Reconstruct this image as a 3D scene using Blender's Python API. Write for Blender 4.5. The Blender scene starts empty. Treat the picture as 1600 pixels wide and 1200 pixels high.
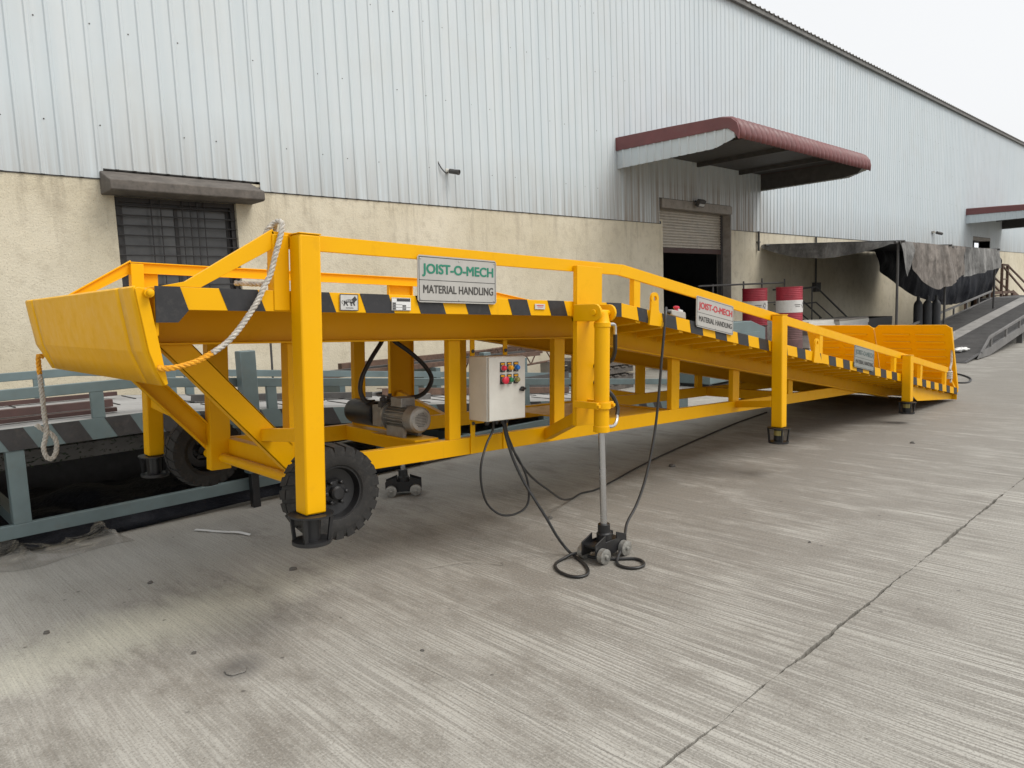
import bpy, bmesh, math, random
from mathutils import Vector, Matrix, noise

random.seed(11)
SC = bpy.context.scene
COL = SC.collection
R = math.radians

# ------------------------------------------------------------------ camera
YAW, PITCH, ROLL = R(43.5), R(6.39), R(-2.2)
fw = Vector((math.sin(YAW) * math.cos(PITCH), math.cos(YAW) * math.cos(PITCH), -math.sin(PITCH)))
rt = Vector((math.cos(YAW), -math.sin(YAW), 0))
up = rt.cross(fw)
r2 = math.cos(ROLL) * rt + math.sin(ROLL) * up
u2 = -math.sin(ROLL) * rt + math.cos(ROLL) * up
cam = bpy.data.cameras.new('camera')
cam.sensor_width = 36.0
cam.sensor_fit = 'HORIZONTAL'
cam.lens = 36.0 * 1136.3 / 1600.0
cam.clip_start = 0.05
cam.clip_end = 1000.0
camo = bpy.data.objects.new('camera', cam)
COL.objects.link(camo)
M = Matrix((( r2.x, u2.x, -fw.x, 0.0), (r2.y, u2.y, -fw.y, 0.0), (r2.z, u2.z, -fw.z, 1.65), (0, 0, 0, 1)))
camo.matrix_world = M
SC.camera = camo

# ------------------------------------------------------------------ light
SUN_EL, SUN_AZ = R(54), R(152)          # azimuth measured from +Y towards +X
world = bpy.data.worlds.new('World')
SC.world = world
world.use_nodes = True
wn = world.node_tree
wn.nodes.clear()
sky = wn.nodes.new('ShaderNodeTexSky')
sky.sky_type = 'NISHITA'
sky.sun_disc = False
sky.sun_elevation = SUN_EL
sky.sun_rotation = SUN_AZ
sky.air_density = 1.0
sky.dust_density = 6.0
sky.ozone_density = 1.0
hs = wn.nodes.new('ShaderNodeHueSaturation')
hs.inputs['Saturation'].default_value = 0.16
mixw = wn.nodes.new('ShaderNodeMix')
mixw.data_type = 'RGBA'
mixw.inputs[0].default_value = 0.68
mixw.inputs[7].default_value = (10.4, 10.55, 10.7, 1)     # the even cloud layer
bg = wn.nodes.new('ShaderNodeBackground')
bg.inputs['Strength'].default_value = 0.075
wo = wn.nodes.new('ShaderNodeOutputWorld')
wn.links.new(sky.outputs[0], hs.inputs['Color'])
wn.links.new(hs.outputs[0], mixw.inputs[6])
wn.links.new(mixw.outputs[2], bg.inputs['Color'])
wn.links.new(bg.outputs[0], wo.inputs['Surface'])

sun = bpy.data.lights.new('sun', 'SUN')
sun.energy = 1.45
sun.angle = R(34)
sun.color = (1.0, 0.955, 0.89)
suno = bpy.data.objects.new('sun', sun)
COL.objects.link(suno)
sd = Vector((math.sin(SUN_AZ) * math.cos(SUN_EL), math.cos(SUN_AZ) * math.cos(SUN_EL), math.sin(SUN_EL)))
suno.rotation_euler = sd.to_track_quat('Z', 'Y').to_euler()
suno.location = sd * 30

SC.view_settings.view_transform = 'Standard'
SC.view_settings.look = 'None'
SC.view_settings.gamma = 1.0
SC.view_settings.use_curve_mapping = False
SC.view_settings.exposure = 0.60
SC.render.engine = 'CYCLES'
SC.cycles.use_denoising = True
SC.cycles.max_bounces = 6
SC.cycles.diffuse_bounces = 3
SC.cycles.glossy_bounces = 3
SC.cycles.transmission_bounces = 6
SC.cycles.caustics_reflective = False
SC.cycles.caustics_refractive = False


# ------------------------------------------------------------------ materials
class NT:
    def __init__(s, name):
        s.m = bpy.data.materials.new(name)
        s.m.use_nodes = True
        s.t = s.m.node_tree
        s.t.nodes.clear()
        s.out = s.n('OutputMaterial')
        s.b = s.n('BsdfPrincipled')
        s.l(s.b, 'BSDF', s.out, 'Surface')

    def n(s, typ, **kw):
        nd = s.t.nodes.new('ShaderNode' + typ)
        for k, v in kw.items():
            setattr(nd, k, v)
        return nd

    def l(s, a, ao, b, bi):
        s.t.links.new(a.outputs[ao], b.inputs[bi])

    def val(s, inp, v):
        if hasattr(v, 'is_output'):
            s.t.links.new(v, inp)
        else:
            inp.default_value = v

    def pos(s, obj=False):
        if obj:
            return s.n('TexCoord').outputs['Object']
        return s.n('NewGeometry').outputs['Position']

    def mapping(s, vec, scale=(1, 1, 1), loc=(0, 0, 0), rot=(0, 0, 0)):
        m = s.n('Mapping')
        s.t.links.new(vec, m.inputs['Vector'])
        m.inputs['Scale'].default_value = scale
        m.inputs['Location'].default_value = loc
        m.inputs['Rotation'].default_value = rot
        return m.outputs[0]

    def noise(s, vec, scale, detail=4, rough=0.55, dist=0.0):
        n = s.n('TexNoise')
        s.t.links.new(vec, n.inputs['Vector'])
        n.inputs['Scale'].default_value = scale
        n.inputs['Detail'].default_value = detail
        n.inputs['Roughness'].default_value = rough
        n.inputs['Distortion'].default_value = dist
        return n.outputs['Fac']

    def ramp(s, fac, p0, p1, a=0.0, b=1.0):
        m = s.n('MapRange')
        s.val(m.inputs[0], fac)
        m.inputs[1].default_value = p0
        m.inputs[2].default_value = p1
        m.inputs[3].default_value = a
        m.inputs[4].default_value = b
        return m.outputs[0]

    def math(s, op, a, b=0.0, c=0.0):
        m = s.n('Math', operation=op)
        s.val(m.inputs[0], a)
        s.val(m.inputs[1], b)
        s.val(m.inputs[2], c)
        return m.outputs[0]

    def mix(s, fac, a, b, blend='MIX'):
        m = s.n('Mix', data_type='RGBA', blend_type=blend)
        s.val(m.inputs[0], fac)
        for i, v in ((6, a), (7, b)):
            if hasattr(v, 'is_output'):
                s.t.links.new(v, m.inputs[i])
            else:
                m.inputs[i].default_value = (*v, 1)
        return m.outputs[2]

    def sep(s, vec):
        x = s.n('SeparateXYZ')
        s.t.links.new(vec, x.inputs[0])
        return x.outputs

    def set(s, color=None, rough=None, metal=None, **kw):
        if color is not None:
            if hasattr(color, 'is_output'):
                s.t.links.new(color, s.b.inputs['Base Color'])
            else:
                s.b.inputs['Base Color'].default_value = (*color, 1)
        if rough is not None:
            s.val(s.b.inputs['Roughness'], rough)
        if metal is not None:
            s.val(s.b.inputs['Metallic'], metal)
        for k, v in kw.items():
            s.val(s.b.inputs[k.replace('_', ' ')], v)
        return s

    def bump(s, h, strength=0.3, dist=0.01, prev=None):
        b = s.n('Bump')
        s.t.links.new(h, b.inputs['Height'])
        b.inputs['Strength'].default_value = strength
        b.inputs['Distance'].default_value = dist
        if prev is not None:
            s.t.links.new(prev, b.inputs['Normal'])
        return b.outputs[0]

    def normal(s, nrm):
        s.t.links.new(nrm, s.b.inputs['Normal'])


def simple(name, col, rough=0.5, metal=0.0, var=0.15, scale=6.0, bump=0.0, bscale=60, grime=0.0, gcol=(0.05, 0.045, 0.035), obj=False, **kw):
    t = NT(name)
    p = t.pos(obj)
    n1 = t.noise(p, scale, 3, 0.72)
    f = t.ramp(n1, 0.3, 0.7)
    lo = tuple(c * (1 - var) for c in col)
    hi = tuple(min(1, c * (1 + var)) for c in col)
    c = t.mix(f, lo, hi)
    if grime > 0:
        g = t.ramp(t.noise(p, scale * 2.3, 4, 0.7), 0.52, 0.75)
        c = t.mix(t.math('MULTIPLY', g, grime), c, gcol)
    t.set(c, t.ramp(n1, 0.3, 0.7, max(0.05, rough - 0.08), min(1, rough + 0.1)), metal, **kw)
    if bump > 0:
        t.normal(t.bump(t.noise(p, bscale, 2, 0.6), bump, 0.004))
    return t.m


def make_yellow():
    t = NT('yellow_enamel')
    p = t.pos()
    big = t.noise(p, 1.7, 3, 0.6)
    mid = t.noise(p, 11, 4, 0.7)
    c = t.mix(t.ramp(big, 0.3, 0.7), (0.775, 0.388, 0.0), (0.815, 0.418, 0.0))
    c = t.mix(t.math('MULTIPLY', t.ramp(mid, 0.58, 0.78), 0.20), c, (0.48, 0.225, 0.008))
    c = t.mix(t.math('MULTIPLY', t.ramp(mid, 0.28, 0.22), 0.25), c, (0.30, 0.16, 0.03))
    nz = t.sep(t.n('NewGeometry').outputs['Normal'])[2]
    c = t.mix(t.math('MULTIPLY', t.ramp(nz, 0.6, 0.95), t.ramp(mid, 0.35, 0.65, 0.05, 0.28)), c, (0.46, 0.36, 0.18))
    sc = t.noise(t.mapping(p, (14, 14, 2.2)), 1.0, 3, 0.75)
    c = t.mix(t.math('MULTIPLY', t.ramp(sc, 0.68, 0.76), 0.22), c, (0.30, 0.17, 0.02))
    t.set(c, t.ramp(mid, 0.3, 0.7, 0.34, 0.56), 0.0)
    t.b.inputs['Specular IOR Level'].default_value = 0.2
    t.normal(t.bump(t.noise(p, 5, 3, 0.6), 0.10, 0.012))
    return t.m


def make_concrete():
    t = NT('broomed_concrete')
    p = t.pos()
    x, y, z = t.sep(p)
    big = t.noise(p, 0.45, 2, 0.6)
    dirtn = t.noise(t.mapping(p, (2.6, 1.0, 1)), 1.25, 6, 0.76)
    fine = t.noise(p, 90, 2, 0.8)
    c = t.mix(t.ramp(big, 0.35, 0.65), (0.335, 0.322, 0.288), (0.400, 0.387, 0.350))
    # crusted dirt dragged along the broom lines, thickest where the jacks and forklifts stand
    lane = t.ramp(t.math('ABSOLUTE', t.math('SUBTRACT', y, 2.9)), 0.3, 2.4, 0.115, -0.05)
    lane = t.math('ADD', lane, t.ramp(x, 1.6, 3.4, -0.085, 0.0))
    lane = t.math('ADD', lane, t.ramp(x, 5.0, 13.0, 0.0, 0.06))
    field = t.math('ADD', t.math('ADD', dirtn, t.math('MULTIPLY', t.math('SUBTRACT', big, 0.5), 0.22)), lane)
    c = t.mix(t.math('MULTIPLY', t.ramp(field, 0.46, 0.64), 0.68), c, (0.150, 0.135, 0.113))
    c = t.mix(t.math('MULTIPLY', t.ramp(field, 0.44, 0.30), 0.40), c, (0.47, 0.457, 0.42))
    # pale noise-edged oval on the near slab
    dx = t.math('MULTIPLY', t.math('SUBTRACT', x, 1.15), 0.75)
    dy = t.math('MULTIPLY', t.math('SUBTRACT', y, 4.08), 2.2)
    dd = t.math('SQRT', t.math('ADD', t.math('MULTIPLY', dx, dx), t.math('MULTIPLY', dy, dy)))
    pale_patch = t.math('MULTIPLY', t.ramp(t.math('ADD', dd, t.math('MULTIPLY', t.math('SUBTRACT', dirtn, 0.5), 1.8)), 1.0, 0.1), 0.8)
    c = t.mix(pale_patch, c, (0.56, 0.55, 0.455))
    # broom marks: fine broken lines across the pour, along Y
    cb = t.n('CombineXYZ')
    t.val(cb.inputs[0], t.math('ADD', x, t.math('MULTIPLY', t.noise(p, 1.0, 0), 0.03)))
    t.val(cb.inputs[1], y)
    t.val(cb.inputs[2], 0.0)
    g1 = t.noise(t.mapping(cb.outputs[0], (88, 1.0, 1)), 1.0, 1, 0.6)
    gl = t.ramp(g1, 0.44, 0.56)
    keep = t.math('MULTIPLY', t.ramp(dirtn, 0.62, 0.44, 0.55, 1.0), t.math('MULTIPLY', t.ramp(y, 4.8, 2.2, 0.30, 1.0), t.ramp(x, 0.8, 3.0, 0.5, 1.0)))
    c = t.mix(t.math('MULTIPLY', t.math('MULTIPLY', gl, keep), 0.72), c, (0.135, 0.122, 0.104))
    # pits, specks and pale worn grit
    c = t.mix(t.math('MULTIPLY', t.ramp(fine, 0.54, 0.68), 0.62), c, (0.125, 0.115, 0.10))
    c = t.mix(t.math('MULTIPLY', t.ramp(fine, 0.46, 0.32), 0.30), c, (0.55, 0.535, 0.495))
    v = t.n('TexVoronoi')
    t.t.links.new(p, v.inputs['Vector'])
    v.inputs['Scale'].default_value = 5.5
    spot = t.math('MULTIPLY', t.ramp(v.outputs['Distance'], 0.075, 0.035), t.ramp(dirtn, 0.44, 0.56))
    c = t.mix(t.math('MULTIPLY', spot, 0.7), c, (0.06, 0.054, 0.048))
    # dark scorched ring round the chipped spot
    ex = t.math('SUBTRACT', x, 1.26)
    ey = t.math('SUBTRACT', y, 3.27)
    ee = t.math('ADD', t.math('SQRT', t.math('ADD', t.math('MULTIPLY', ex, ex), t.math('MULTIPLY', ey, ey))), t.math('MULTIPLY', t.math('SUBTRACT', dirtn, 0.5), 0.35))
    c = t.mix(t.math('MULTIPLY', t.ramp(ee, 0.16, 0.05), 0.65), c, (0.09, 0.085, 0.08))
    t.set(c, t.ramp(dirtn, 0.3, 0.7, 0.86, 0.66), 0.0)
    t.normal(t.bump(t.math('SUBTRACT', t.math('MULTIPLY', fine, 0.6), t.math('MULTIPLY', g1, 1.6)), 0.42, 0.006))
    return t.m


def make_plaster():
    t = NT('cream_roughcast')
    p = t.pos()
    x, y, z = t.sep(p)
    big = t.noise(p, 0.6, 5, 0.6)
    mid = t.noise(p, 4.2, 5, 0.76)
    dash = t.noise(p, 42, 2, 0.7)
    pit = t.noise(p, 75, 2, 0.6)
    c = t.mix(t.ramp(big, 0.35, 0.65), (0.545, 0.49, 0.365), (0.655, 0.60, 0.475))
    c = t.mix(t.math('MULTIPLY', t.ramp(mid, 0.5, 0.75), 0.6), c, (0.38, 0.33, 0.245))
    c = t.mix(t.math('MULTIPLY', t.ramp(mid, 0.45, 0.25), 0.35), c, (0.70, 0.63, 0.48))
    c = t.mix(t.math('MULTIPLY', t.math('MULTIPLY', t.ramp(pit, 0.60, 0.68), t.ramp(x, 16, 1.0, 0.35, 1.0)), 0.6), c, (0.17, 0.14, 0.10))
    # rain streaks running down from the sheeting
    st = t.noise(t.mapping(p, (6, 1, 0.8)), 1.0, 5, 0.7)
    streak = t.math('MULTIPLY', t.ramp(st, 0.52, 0.72), t.ramp(z, 2.2, 3.3, 0.10, 0.55))
    c = t.mix(streak, c, (0.27, 0.23, 0.17))
    # splash dirt along the foot
    foot = t.math('MULTIPLY', t.ramp(t.math('ADD', z, t.math('MULTIPLY', mid, 0.5)), 1.2, 0.2), 0.5)
    c = t.mix(foot, c, (0.30, 0.26, 0.20))
    t.set(c, 0.9)
    t.normal(t.bump(dash, 0.5, 0.012))
    return t.m


def make_cladding():
    t = NT('grey_sheeting')
    p = t.pos()
    x, y, z = t.sep(p)
    streak = t.noise(t.mapping(p, (5, 1, 0.18)), 1.0, 5, 0.6)
    blot = t.noise(p, 1.1, 5, 0.6)
    c = t.mix(t.ramp(streak, 0.35, 0.65), (0.52, 0.582, 0.615), (0.57, 0.622, 0.648))
    c = t.mix(t.math('MULTIPLY', t.ramp(blot, 0.5, 0.75), 0.22), c, (0.50, 0.50, 0.47))
    oi = t.n('ObjectInfo').outputs['Random']
    c = t.mix(t.math('MULTIPLY', oi, 0.09), c, (0.46, 0.50, 0.515))
    # grime near the bottom lap; under the door canopy, dirt and painted shade together
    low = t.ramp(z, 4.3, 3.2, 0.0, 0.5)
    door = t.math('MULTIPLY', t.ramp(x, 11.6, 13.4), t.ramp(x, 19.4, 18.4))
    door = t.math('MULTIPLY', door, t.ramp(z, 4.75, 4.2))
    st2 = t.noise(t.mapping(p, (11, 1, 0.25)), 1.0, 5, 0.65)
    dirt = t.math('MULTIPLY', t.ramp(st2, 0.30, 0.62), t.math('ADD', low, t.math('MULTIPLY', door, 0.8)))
    c = t.mix(dirt, c, (0.25, 0.215, 0.175))  # dirt, with the canopy's shade painted into the same tone
    t.set(c, t.ramp(blot, 0.3, 0.7, 0.42, 0.6), 0.0)
    return t.m


def make_glass():
    t = NT('dusty_window_glass')
    p = t.pos()
    t.set(t.mix(t.ramp(t.noise(p, 3, 5, 0.6), 0.3, 0.7), (0.055, 0.056, 0.058), (0.10, 0.10, 0.098)), 0.3)
    return t.m


def make_tarp(name, lo, hi, dark):
    t = NT(name)
    p = t.pos()
    hang = t.noise(t.mapping(p, (2.6, 2.6, 0.9)), 1.0, 5, 0.72)
    blot = t.noise(p, 1.9, 5, 0.75)
    c = t.mix(t.ramp(hang, 0.35, 0.65), lo, hi)
    c = t.mix(t.math('MULTIPLY', t.ramp(blot, 0.48, 0.66), 0.55), c, dark)
    t.set(c, 0.7)
    t.b.inputs['Specular IOR Level'].default_value = 0.12
    t.normal(t.bump(hang, 0.6, 0.10))
    return t.m


def make_plastic_sheet():
    t = NT('clear_polythene')
    p = t.pos()
    n = t.noise(p, 6, 4, 0.65)
    t.set(t.mix(t.ramp(n, 0.3, 0.7), (0.20, 0.185, 0.16), (0.44, 0.42, 0.38)), 0.14)
    t.val(t.b.inputs['Alpha'], t.ramp(n, 0.3, 0.7, 0.22, 0.55))
    t.b.inputs['Specular IOR Level'].default_value = 0.9
    return t.m


MAT = dict(
    yellow=make_yellow(), concrete=make_concrete(), plaster=make_plaster(), cladding=make_cladding(), glass=make_glass(),
    polythene=make_plastic_sheet(),
    black=simple('black_paint', (0.012, 0.012, 0.013), 0.42, var=0.3, scale=8, grime=0.15, gcol=(0.06, 0.055, 0.05)),
    stripe=simple('black_stripe_paint', (0.019, 0.019, 0.021), 0.48, var=0.25, scale=12, grime=0.3, gcol=(0.09, 0.08, 0.07)),
    joint=simple('joint_filler', (0.075, 0.068, 0.06), 0.95, var=0.4, scale=9),
    rubber=simple('tyre_rubber', (0.017, 0.016, 0.015), 0.8, var=0.35, scale=14, bump=0.3, grime=0.45, gcol=(0.06, 0.052, 0.044)),
    hose=simple('hose_rubber', (0.018, 0.018, 0.018), 0.45, var=0.3),
    steel=simple('bright_steel', (0.56, 0.56, 0.55), 0.32, 0.9, var=0.12, scale=20),
    chrome=simple('chromed_rod', (0.50, 0.50, 0.50), 0.22, 0.9, var=0.02, scale=10),
    cast=simple('cast_aluminium', (0.33, 0.32, 0.295), 0.45, 0.55, var=0.2, scale=18, bump=0.2),
    zinc=simple('zinc_roller', (0.34, 0.335, 0.31), 0.42, 0.6, var=0.25, scale=30, grime=0.5),
    boxgrey=simple('light_grey_enamel', (0.60, 0.585, 0.53), 0.45, var=0.06, scale=7, grime=0.12, gcol=(0.40, 0.36, 0.30)),
    signdull=simple('dull_sign_plate', (0.235, 0.245, 0.225), 0.4, var=0.08, scale=6, grime=0.1),
    sign=simple('grey_sign_plate', (0.42, 0.405, 0.375), 0.4, var=0.05, scale=6, grime=0.06),
    signedge=simple('dark_print', (0.035, 0.034, 0.033), 0.5, var=0.1),
    green=simple('green_print', (0.018, 0.20, 0.125), 0.45, var=0.08),
    redprint=simple('red_print', (0.50, 0.035, 0.045), 0.45, var=0.08),
    greyprint=simple('grey_print', (0.10, 0.13, 0.125), 0.5, var=0.1),
    darkprint=simple('charcoal_print', (0.055, 0.05, 0.045), 0.5, var=0.1),
    plate=simple('aluminium_nameplate', (0.56, 0.56, 0.54), 0.42, 0.25, var=0.08, scale=25),
    btn_red=simple('red_button', (0.62, 0.02, 0.05), 0.3, var=0.05),
    btn_amber=simple('amber_button', (0.80, 0.36, 0.01), 0.3, var=0.05),
    btn_blue=simple('blue_button', (0.02, 0.16, 0.52), 0.3, var=0.05),
    btn_green=simple('green_button', (0.03, 0.20, 0.09), 0.3, var=0.05),
    btn_brass=simple('brass_switch', (0.34, 0.29, 0.10), 0.35, 0.4, var=0.1),
    rope=simple('grey_rope', (0.46, 0.43, 0.38), 0.85, var=0.35, scale=40, bump=0.5, bscale=150),
    ropeyellow=simple('painted_rope', (0.72, 0.32, 0.01), 0.7, var=0.3, scale=40, bump=0.5, bscale=150),
    teal=simple('blue_grey_enamel', (0.122, 0.166, 0.172), 0.5, var=0.14, scale=3, grime=0.3, gcol=(0.12, 0.11, 0.095)),
    tealdark=simple('dull_black_stripe', (0.035, 0.034, 0.035), 0.6, var=0.3, scale=8, grime=0.35, gcol=(0.10, 0.085, 0.07)),
    tealdeck=simple('dusty_grey_deck', (0.31, 0.305, 0.295), 0.75, var=0.22, scale=2.2, grime=0.4, gcol=(0.14, 0.125, 0.105), bump=0.2),
    primer=simple('red_oxide_primer', (0.068, 0.036, 0.032), 0.7, var=0.25, scale=4, grime=0.3),
    rust=simple('rusted_steel', (0.115, 0.07, 0.05), 0.85, var=0.4, scale=9, grime=0.4, bump=0.3),
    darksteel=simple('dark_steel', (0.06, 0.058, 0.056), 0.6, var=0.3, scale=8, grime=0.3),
    greysteel=simple('worn_grey_steel', (0.165, 0.16, 0.155), 0.6, 0.15, var=0.25, scale=2.5, grime=0.35, bump=0.2),
    greydeck=simple('worn_chequer_deck', (0.075, 0.073, 0.072), 0.6, 0.15, var=0.25, scale=1.6, grime=0.35, bump=0.2),
    greystrip=simple('dusty_middle_strip', (0.26, 0.25, 0.235), 0.75, var=0.25, scale=2.5, grime=0.4),
    maroon=simple('maroon_sheeting', (0.155, 0.052, 0.052), 0.5, var=0.15, scale=2, grime=0.35, gcol=(0.13, 0.085, 0.08)),
    roofgrey=simple('weathered_roof_sheet', (0.16, 0.157, 0.148), 0.7, var=0.25, scale=3, grime=0.5, gcol=(0.07, 0.065, 0.055)),
    ledge=simple('stained_concrete', (0.115, 0.102, 0.090), 0.9, var=0.35, scale=5, grime=0.6, gcol=(0.045, 0.04, 0.036), bump=0.4),
    greyconc=simple('grey_render', (0.29, 0.265, 0.235), 0.9, var=0.2, scale=3, grime=0.3, bump=0.3),
    shutter=simple('galvanised_shutter', (0.42, 0.38, 0.32), 0.5, 0.2, var=0.15, scale=3, grime=0.35),
    frame=simple('dark_window_frame', (0.030, 0.028, 0.028), 0.55, var=0.3, scale=10),
    redpaint=simple('red_drum_enamel', (0.33, 0.022, 0.040), 0.45, var=0.12, scale=5, grime=0.25, gcol=(0.10, 0.04, 0.035)),
    whitepaint=simple('white_drum_enamel', (0.62, 0.61, 0.59), 0.45, var=0.08, scale=6, grime=0.3, gcol=(0.28, 0.25, 0.22)),
    dulldrum=simple('faded_red_drum', (0.13, 0.068, 0.066), 0.7, var=0.25, scale=4, grime=0.4),
    gas=simple('dark_gas_bottle', (0.028, 0.030, 0.033), 0.6, var=0.3, scale=6, grime=0.4, gcol=(0.07, 0.06, 0.05)),
    tarp=make_tarp('dirty_grey_tarpaulin', (0.10, 0.10, 0.097), (0.27, 0.265, 0.255), (0.045, 0.043, 0.041)),
    tarpdark=make_tarp('shade_black_tarpaulin', (0.010, 0.011, 0.015), (0.028, 0.030, 0.036), (0.012, 0.012, 0.014)),  # near-black, so the shade inside the shelter is put into the colour
    tarpbrown=make_tarp('tan_grey_tarpaulin', (0.115, 0.103, 0.092), (0.27, 0.24, 0.215), (0.055, 0.05, 0.046)),
    white=simple('white_plastic', (0.68, 0.68, 0.66), 0.5, var=0.06),
    greyplastic=simple('grey_plastic', (0.36, 0.34, 0.30), 0.5, var=0.08),
    stone=simple('grey_stone', (0.105, 0.098, 0.088), 0.9, var=0.35, scale=30, bump=0.5),
    leaf=simple('olive_netting', (0.055, 0.075, 0.045), 0.8, var=0.4, scale=14),
    twig=simple('dry_twig', (0.12, 0.085, 0.055), 0.9, var=0.3, scale=10),
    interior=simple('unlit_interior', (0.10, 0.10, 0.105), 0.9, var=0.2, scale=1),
    pane=simple('daylight_glow_pane', (0.62, 0.64, 0.66), 0.25, var=0.05, Emission_Color=(0.9, 0.95, 1.0, 1.0), Emission_Strength=0.55),  # emission stands in for daylight seen through the far panes
    lens=simple('lamp_glass', (0.55, 0.56, 0.56), 0.12, var=0.1),
)


# ------------------------------------------------------------------ mesh helpers
class MB:
    def __init__(s):
        s.v, s.f = [], []

    def add(s, vs, fs):
        o = len(s.v)
        s.v += [tuple(v) for v in vs]
        s.f += [tuple(i + o for i in f) for f in fs]
        return s

    def box(s, x0, x1, y0, y1, z0, z1):
        return s.add([(x0, y0, z0), (x1, y0, z0), (x1, y1, z0), (x0, y1, z0), (x0, y0, z1), (x1, y0, z1), (x1, y1, z1), (x0, y1, z1)],
                     [(0, 3, 2, 1), (4, 5, 6, 7), (0, 1, 5, 4), (1, 2, 6, 5), (2, 3, 7, 6), (3, 0, 4, 7)])

    def prism(s, pts, a0, a1, ax='y'):
        n = len(pts)
        put = {'x': lambda p, a: (a, p[0], p[1]), 'y': lambda p, a: (p[0], a, p[1]), 'z': lambda p, a: (p[0], p[1], a)}[ax]
        vs = [put(p, a0) for p in pts] + [put(p, a1) for p in pts]
        fs = [tuple(range(n)), tuple(range(2 * n - 1, n - 1, -1))]
        fs += [(i, i + n, (i + 1) % n + n, (i + 1) % n) for i in range(n)]
        return s.add(vs, fs)

    def beam(s, p, q, w, h, upv=(0, 0, 1)):
        p, q = Vector(p), Vector(q)
        d = (q - p).normalized()
        u = Vector(upv)
        if abs(d.dot(u)) > 0.98:
            u = Vector((1, 0, 0))
        sd_ = d.cross(u).normalized()
        u = sd_.cross(d).normalized()
        c = [(-w / 2, -h / 2), (w / 2, -h / 2), (w / 2, h / 2), (-w / 2, h / 2)]
        vs = [p + sd_ * a + u * b for a, b in c] + [q + sd_ * a + u * b for a, b in c]
        return s.add(vs, [(0, 1, 2, 3), (7, 6, 5, 4), (0, 4, 5, 1), (1, 5, 6, 2), (2, 6, 7, 3), (3, 7, 4, 0)])

    def tube(s, path, r, n=8, closed=False, radii=None):
        P = [Vector(p) for p in path]
        m = len(P)
        T = []
        for i in range(m):
            a = P[i - 1] if (i > 0 or closed) else P[i]
            b = P[(i + 1) % m] if (i < m - 1 or closed) else P[i]
            T.append((b - a).normalized())
        u = Vector((0, 0, 1))
        if abs(T[0].dot(u)) > 0.9:
            u = Vector((1, 0, 0))
        u = (u - T[0] * u.dot(T[0])).normalized()
        vs = []
        for i in range(m):
            u = (u - T[i] * u.dot(T[i]))
            u = u.normalized() if u.length > 1e-6 else Vector((0, 1, 0))
            w = T[i].cross(u)
            rr = radii[i] if radii else r
            for k in range(n):
                a = 2 * math.pi * k / n
                vs.append(P[i] + (u * math.cos(a) + w * math.sin(a)) * rr)
        fs = []
        for i in range(m if closed else m - 1):
            j = (i + 1) % m
            for k in range(n):
                l = (k + 1) % n
                fs.append((i * n + k, i * n + l, j * n + l, j * n + k))
        if not closed:
            fs.append(tuple(range(n - 1, -1, -1)))
            fs.append(tuple((m - 1) * n + k for k in range(n)))
        return s.add(vs, fs)

    def lathe(s, prof, o, d, n=24, cap=True):
        o, d = Vector(o), Vector(d).normalized()
        u = Vector((0, 0, 1)) if abs(d.z) < 0.9 else Vector((1, 0, 0))
        u = (u - d * u.dot(d)).normalized()
        w = d.cross(u)
        vs, fs = [], []
        for t_, r in prof:
            for k in range(n):
                a = 2 * math.pi * k / n
                vs.append(o + d * t_ + (u * math.cos(a) + w * math.sin(a)) * r)
        for i in range(len(prof) - 1):
            for k in range(n):
                l = (k + 1) % n
                fs.append((i * n + k, i * n + l, (i + 1) * n + l, (i + 1) * n + k))
        if cap:
            fs.append(tuple(range(n - 1, -1, -1)))
            fs.append(tuple((len(prof) - 1) * n + k for k in range(n)))
        return s.add(vs, fs)

    def cyl(s, p, q, r, n=20):
        p, q = Vector(p), Vector(q)
        return s.lathe([(0, r), ((q - p).length, r)], p, q - p, n)

    def grid(s, fn, nu, nv):
        vs = [fn(i / nu, j / nv) for j in range(nv + 1) for i in range(nu + 1)]
        fs = []
        for j in range(nv):
            for i in range(nu):
                a = j * (nu + 1) + i
                fs.append((a, a + 1, a + nu + 2, a + nu + 1))
        return s.add(vs, fs)

    def mesh(s, name, mat, angle=35, recalc=True):
        me = bpy.data.meshes.new(name)
        me.from_pydata(s.v, [], s.f)
        if recalc:
            bm = bmesh.new()
            bm.from_mesh(me)
            bmesh.ops.recalc_face_normals(bm, faces=bm.faces)
            bm.to_mesh(me)
            bm.free()
        me.materials.append(mat)
        me.shade_smooth()
        me.set_sharp_from_angle(angle=R(angle))
        return me

    def build(s, name, mat, parent=None, bevel=0.0, solid=0.0, recalc=True, angle=35, **props):
        if isinstance(mat, str):
            mat = MAT[mat]
        return link(name, s.mesh(name, mat, angle, recalc), parent, bevel, solid, **props)


def link(name, me, parent=None, bevel=0.0, solid=0.0, **props):
    o = bpy.data.objects.new(name, me)
    COL.objects.link(o)
    if parent is not None:
        o.parent = parent
    if solid:
        md = o.modifiers.new('thickness', 'SOLIDIFY')
        md.thickness = solid
        md.offset = 0
    if bevel:
        md = o.modifiers.new('bevel', 'BEVEL')
        md.width = bevel
        md.segments = 2
        md.limit_method = 'ANGLE'
        md.angle_limit = R(40)
    for k, v in props.items():
        o[k] = v
    return o


def empty(name, loc=(0, 0, 0), rot=(0, 0, 0), parent=None, **props):
    o = bpy.data.objects.new(name, None)
    o.empty_display_size = 0.2
    COL.objects.link(o)
    o.location = loc
    o.rotation_euler = rot
    if parent is not None:
        o.parent = parent
    for k, v in props.items():
        o[k] = v
    return o


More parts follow.
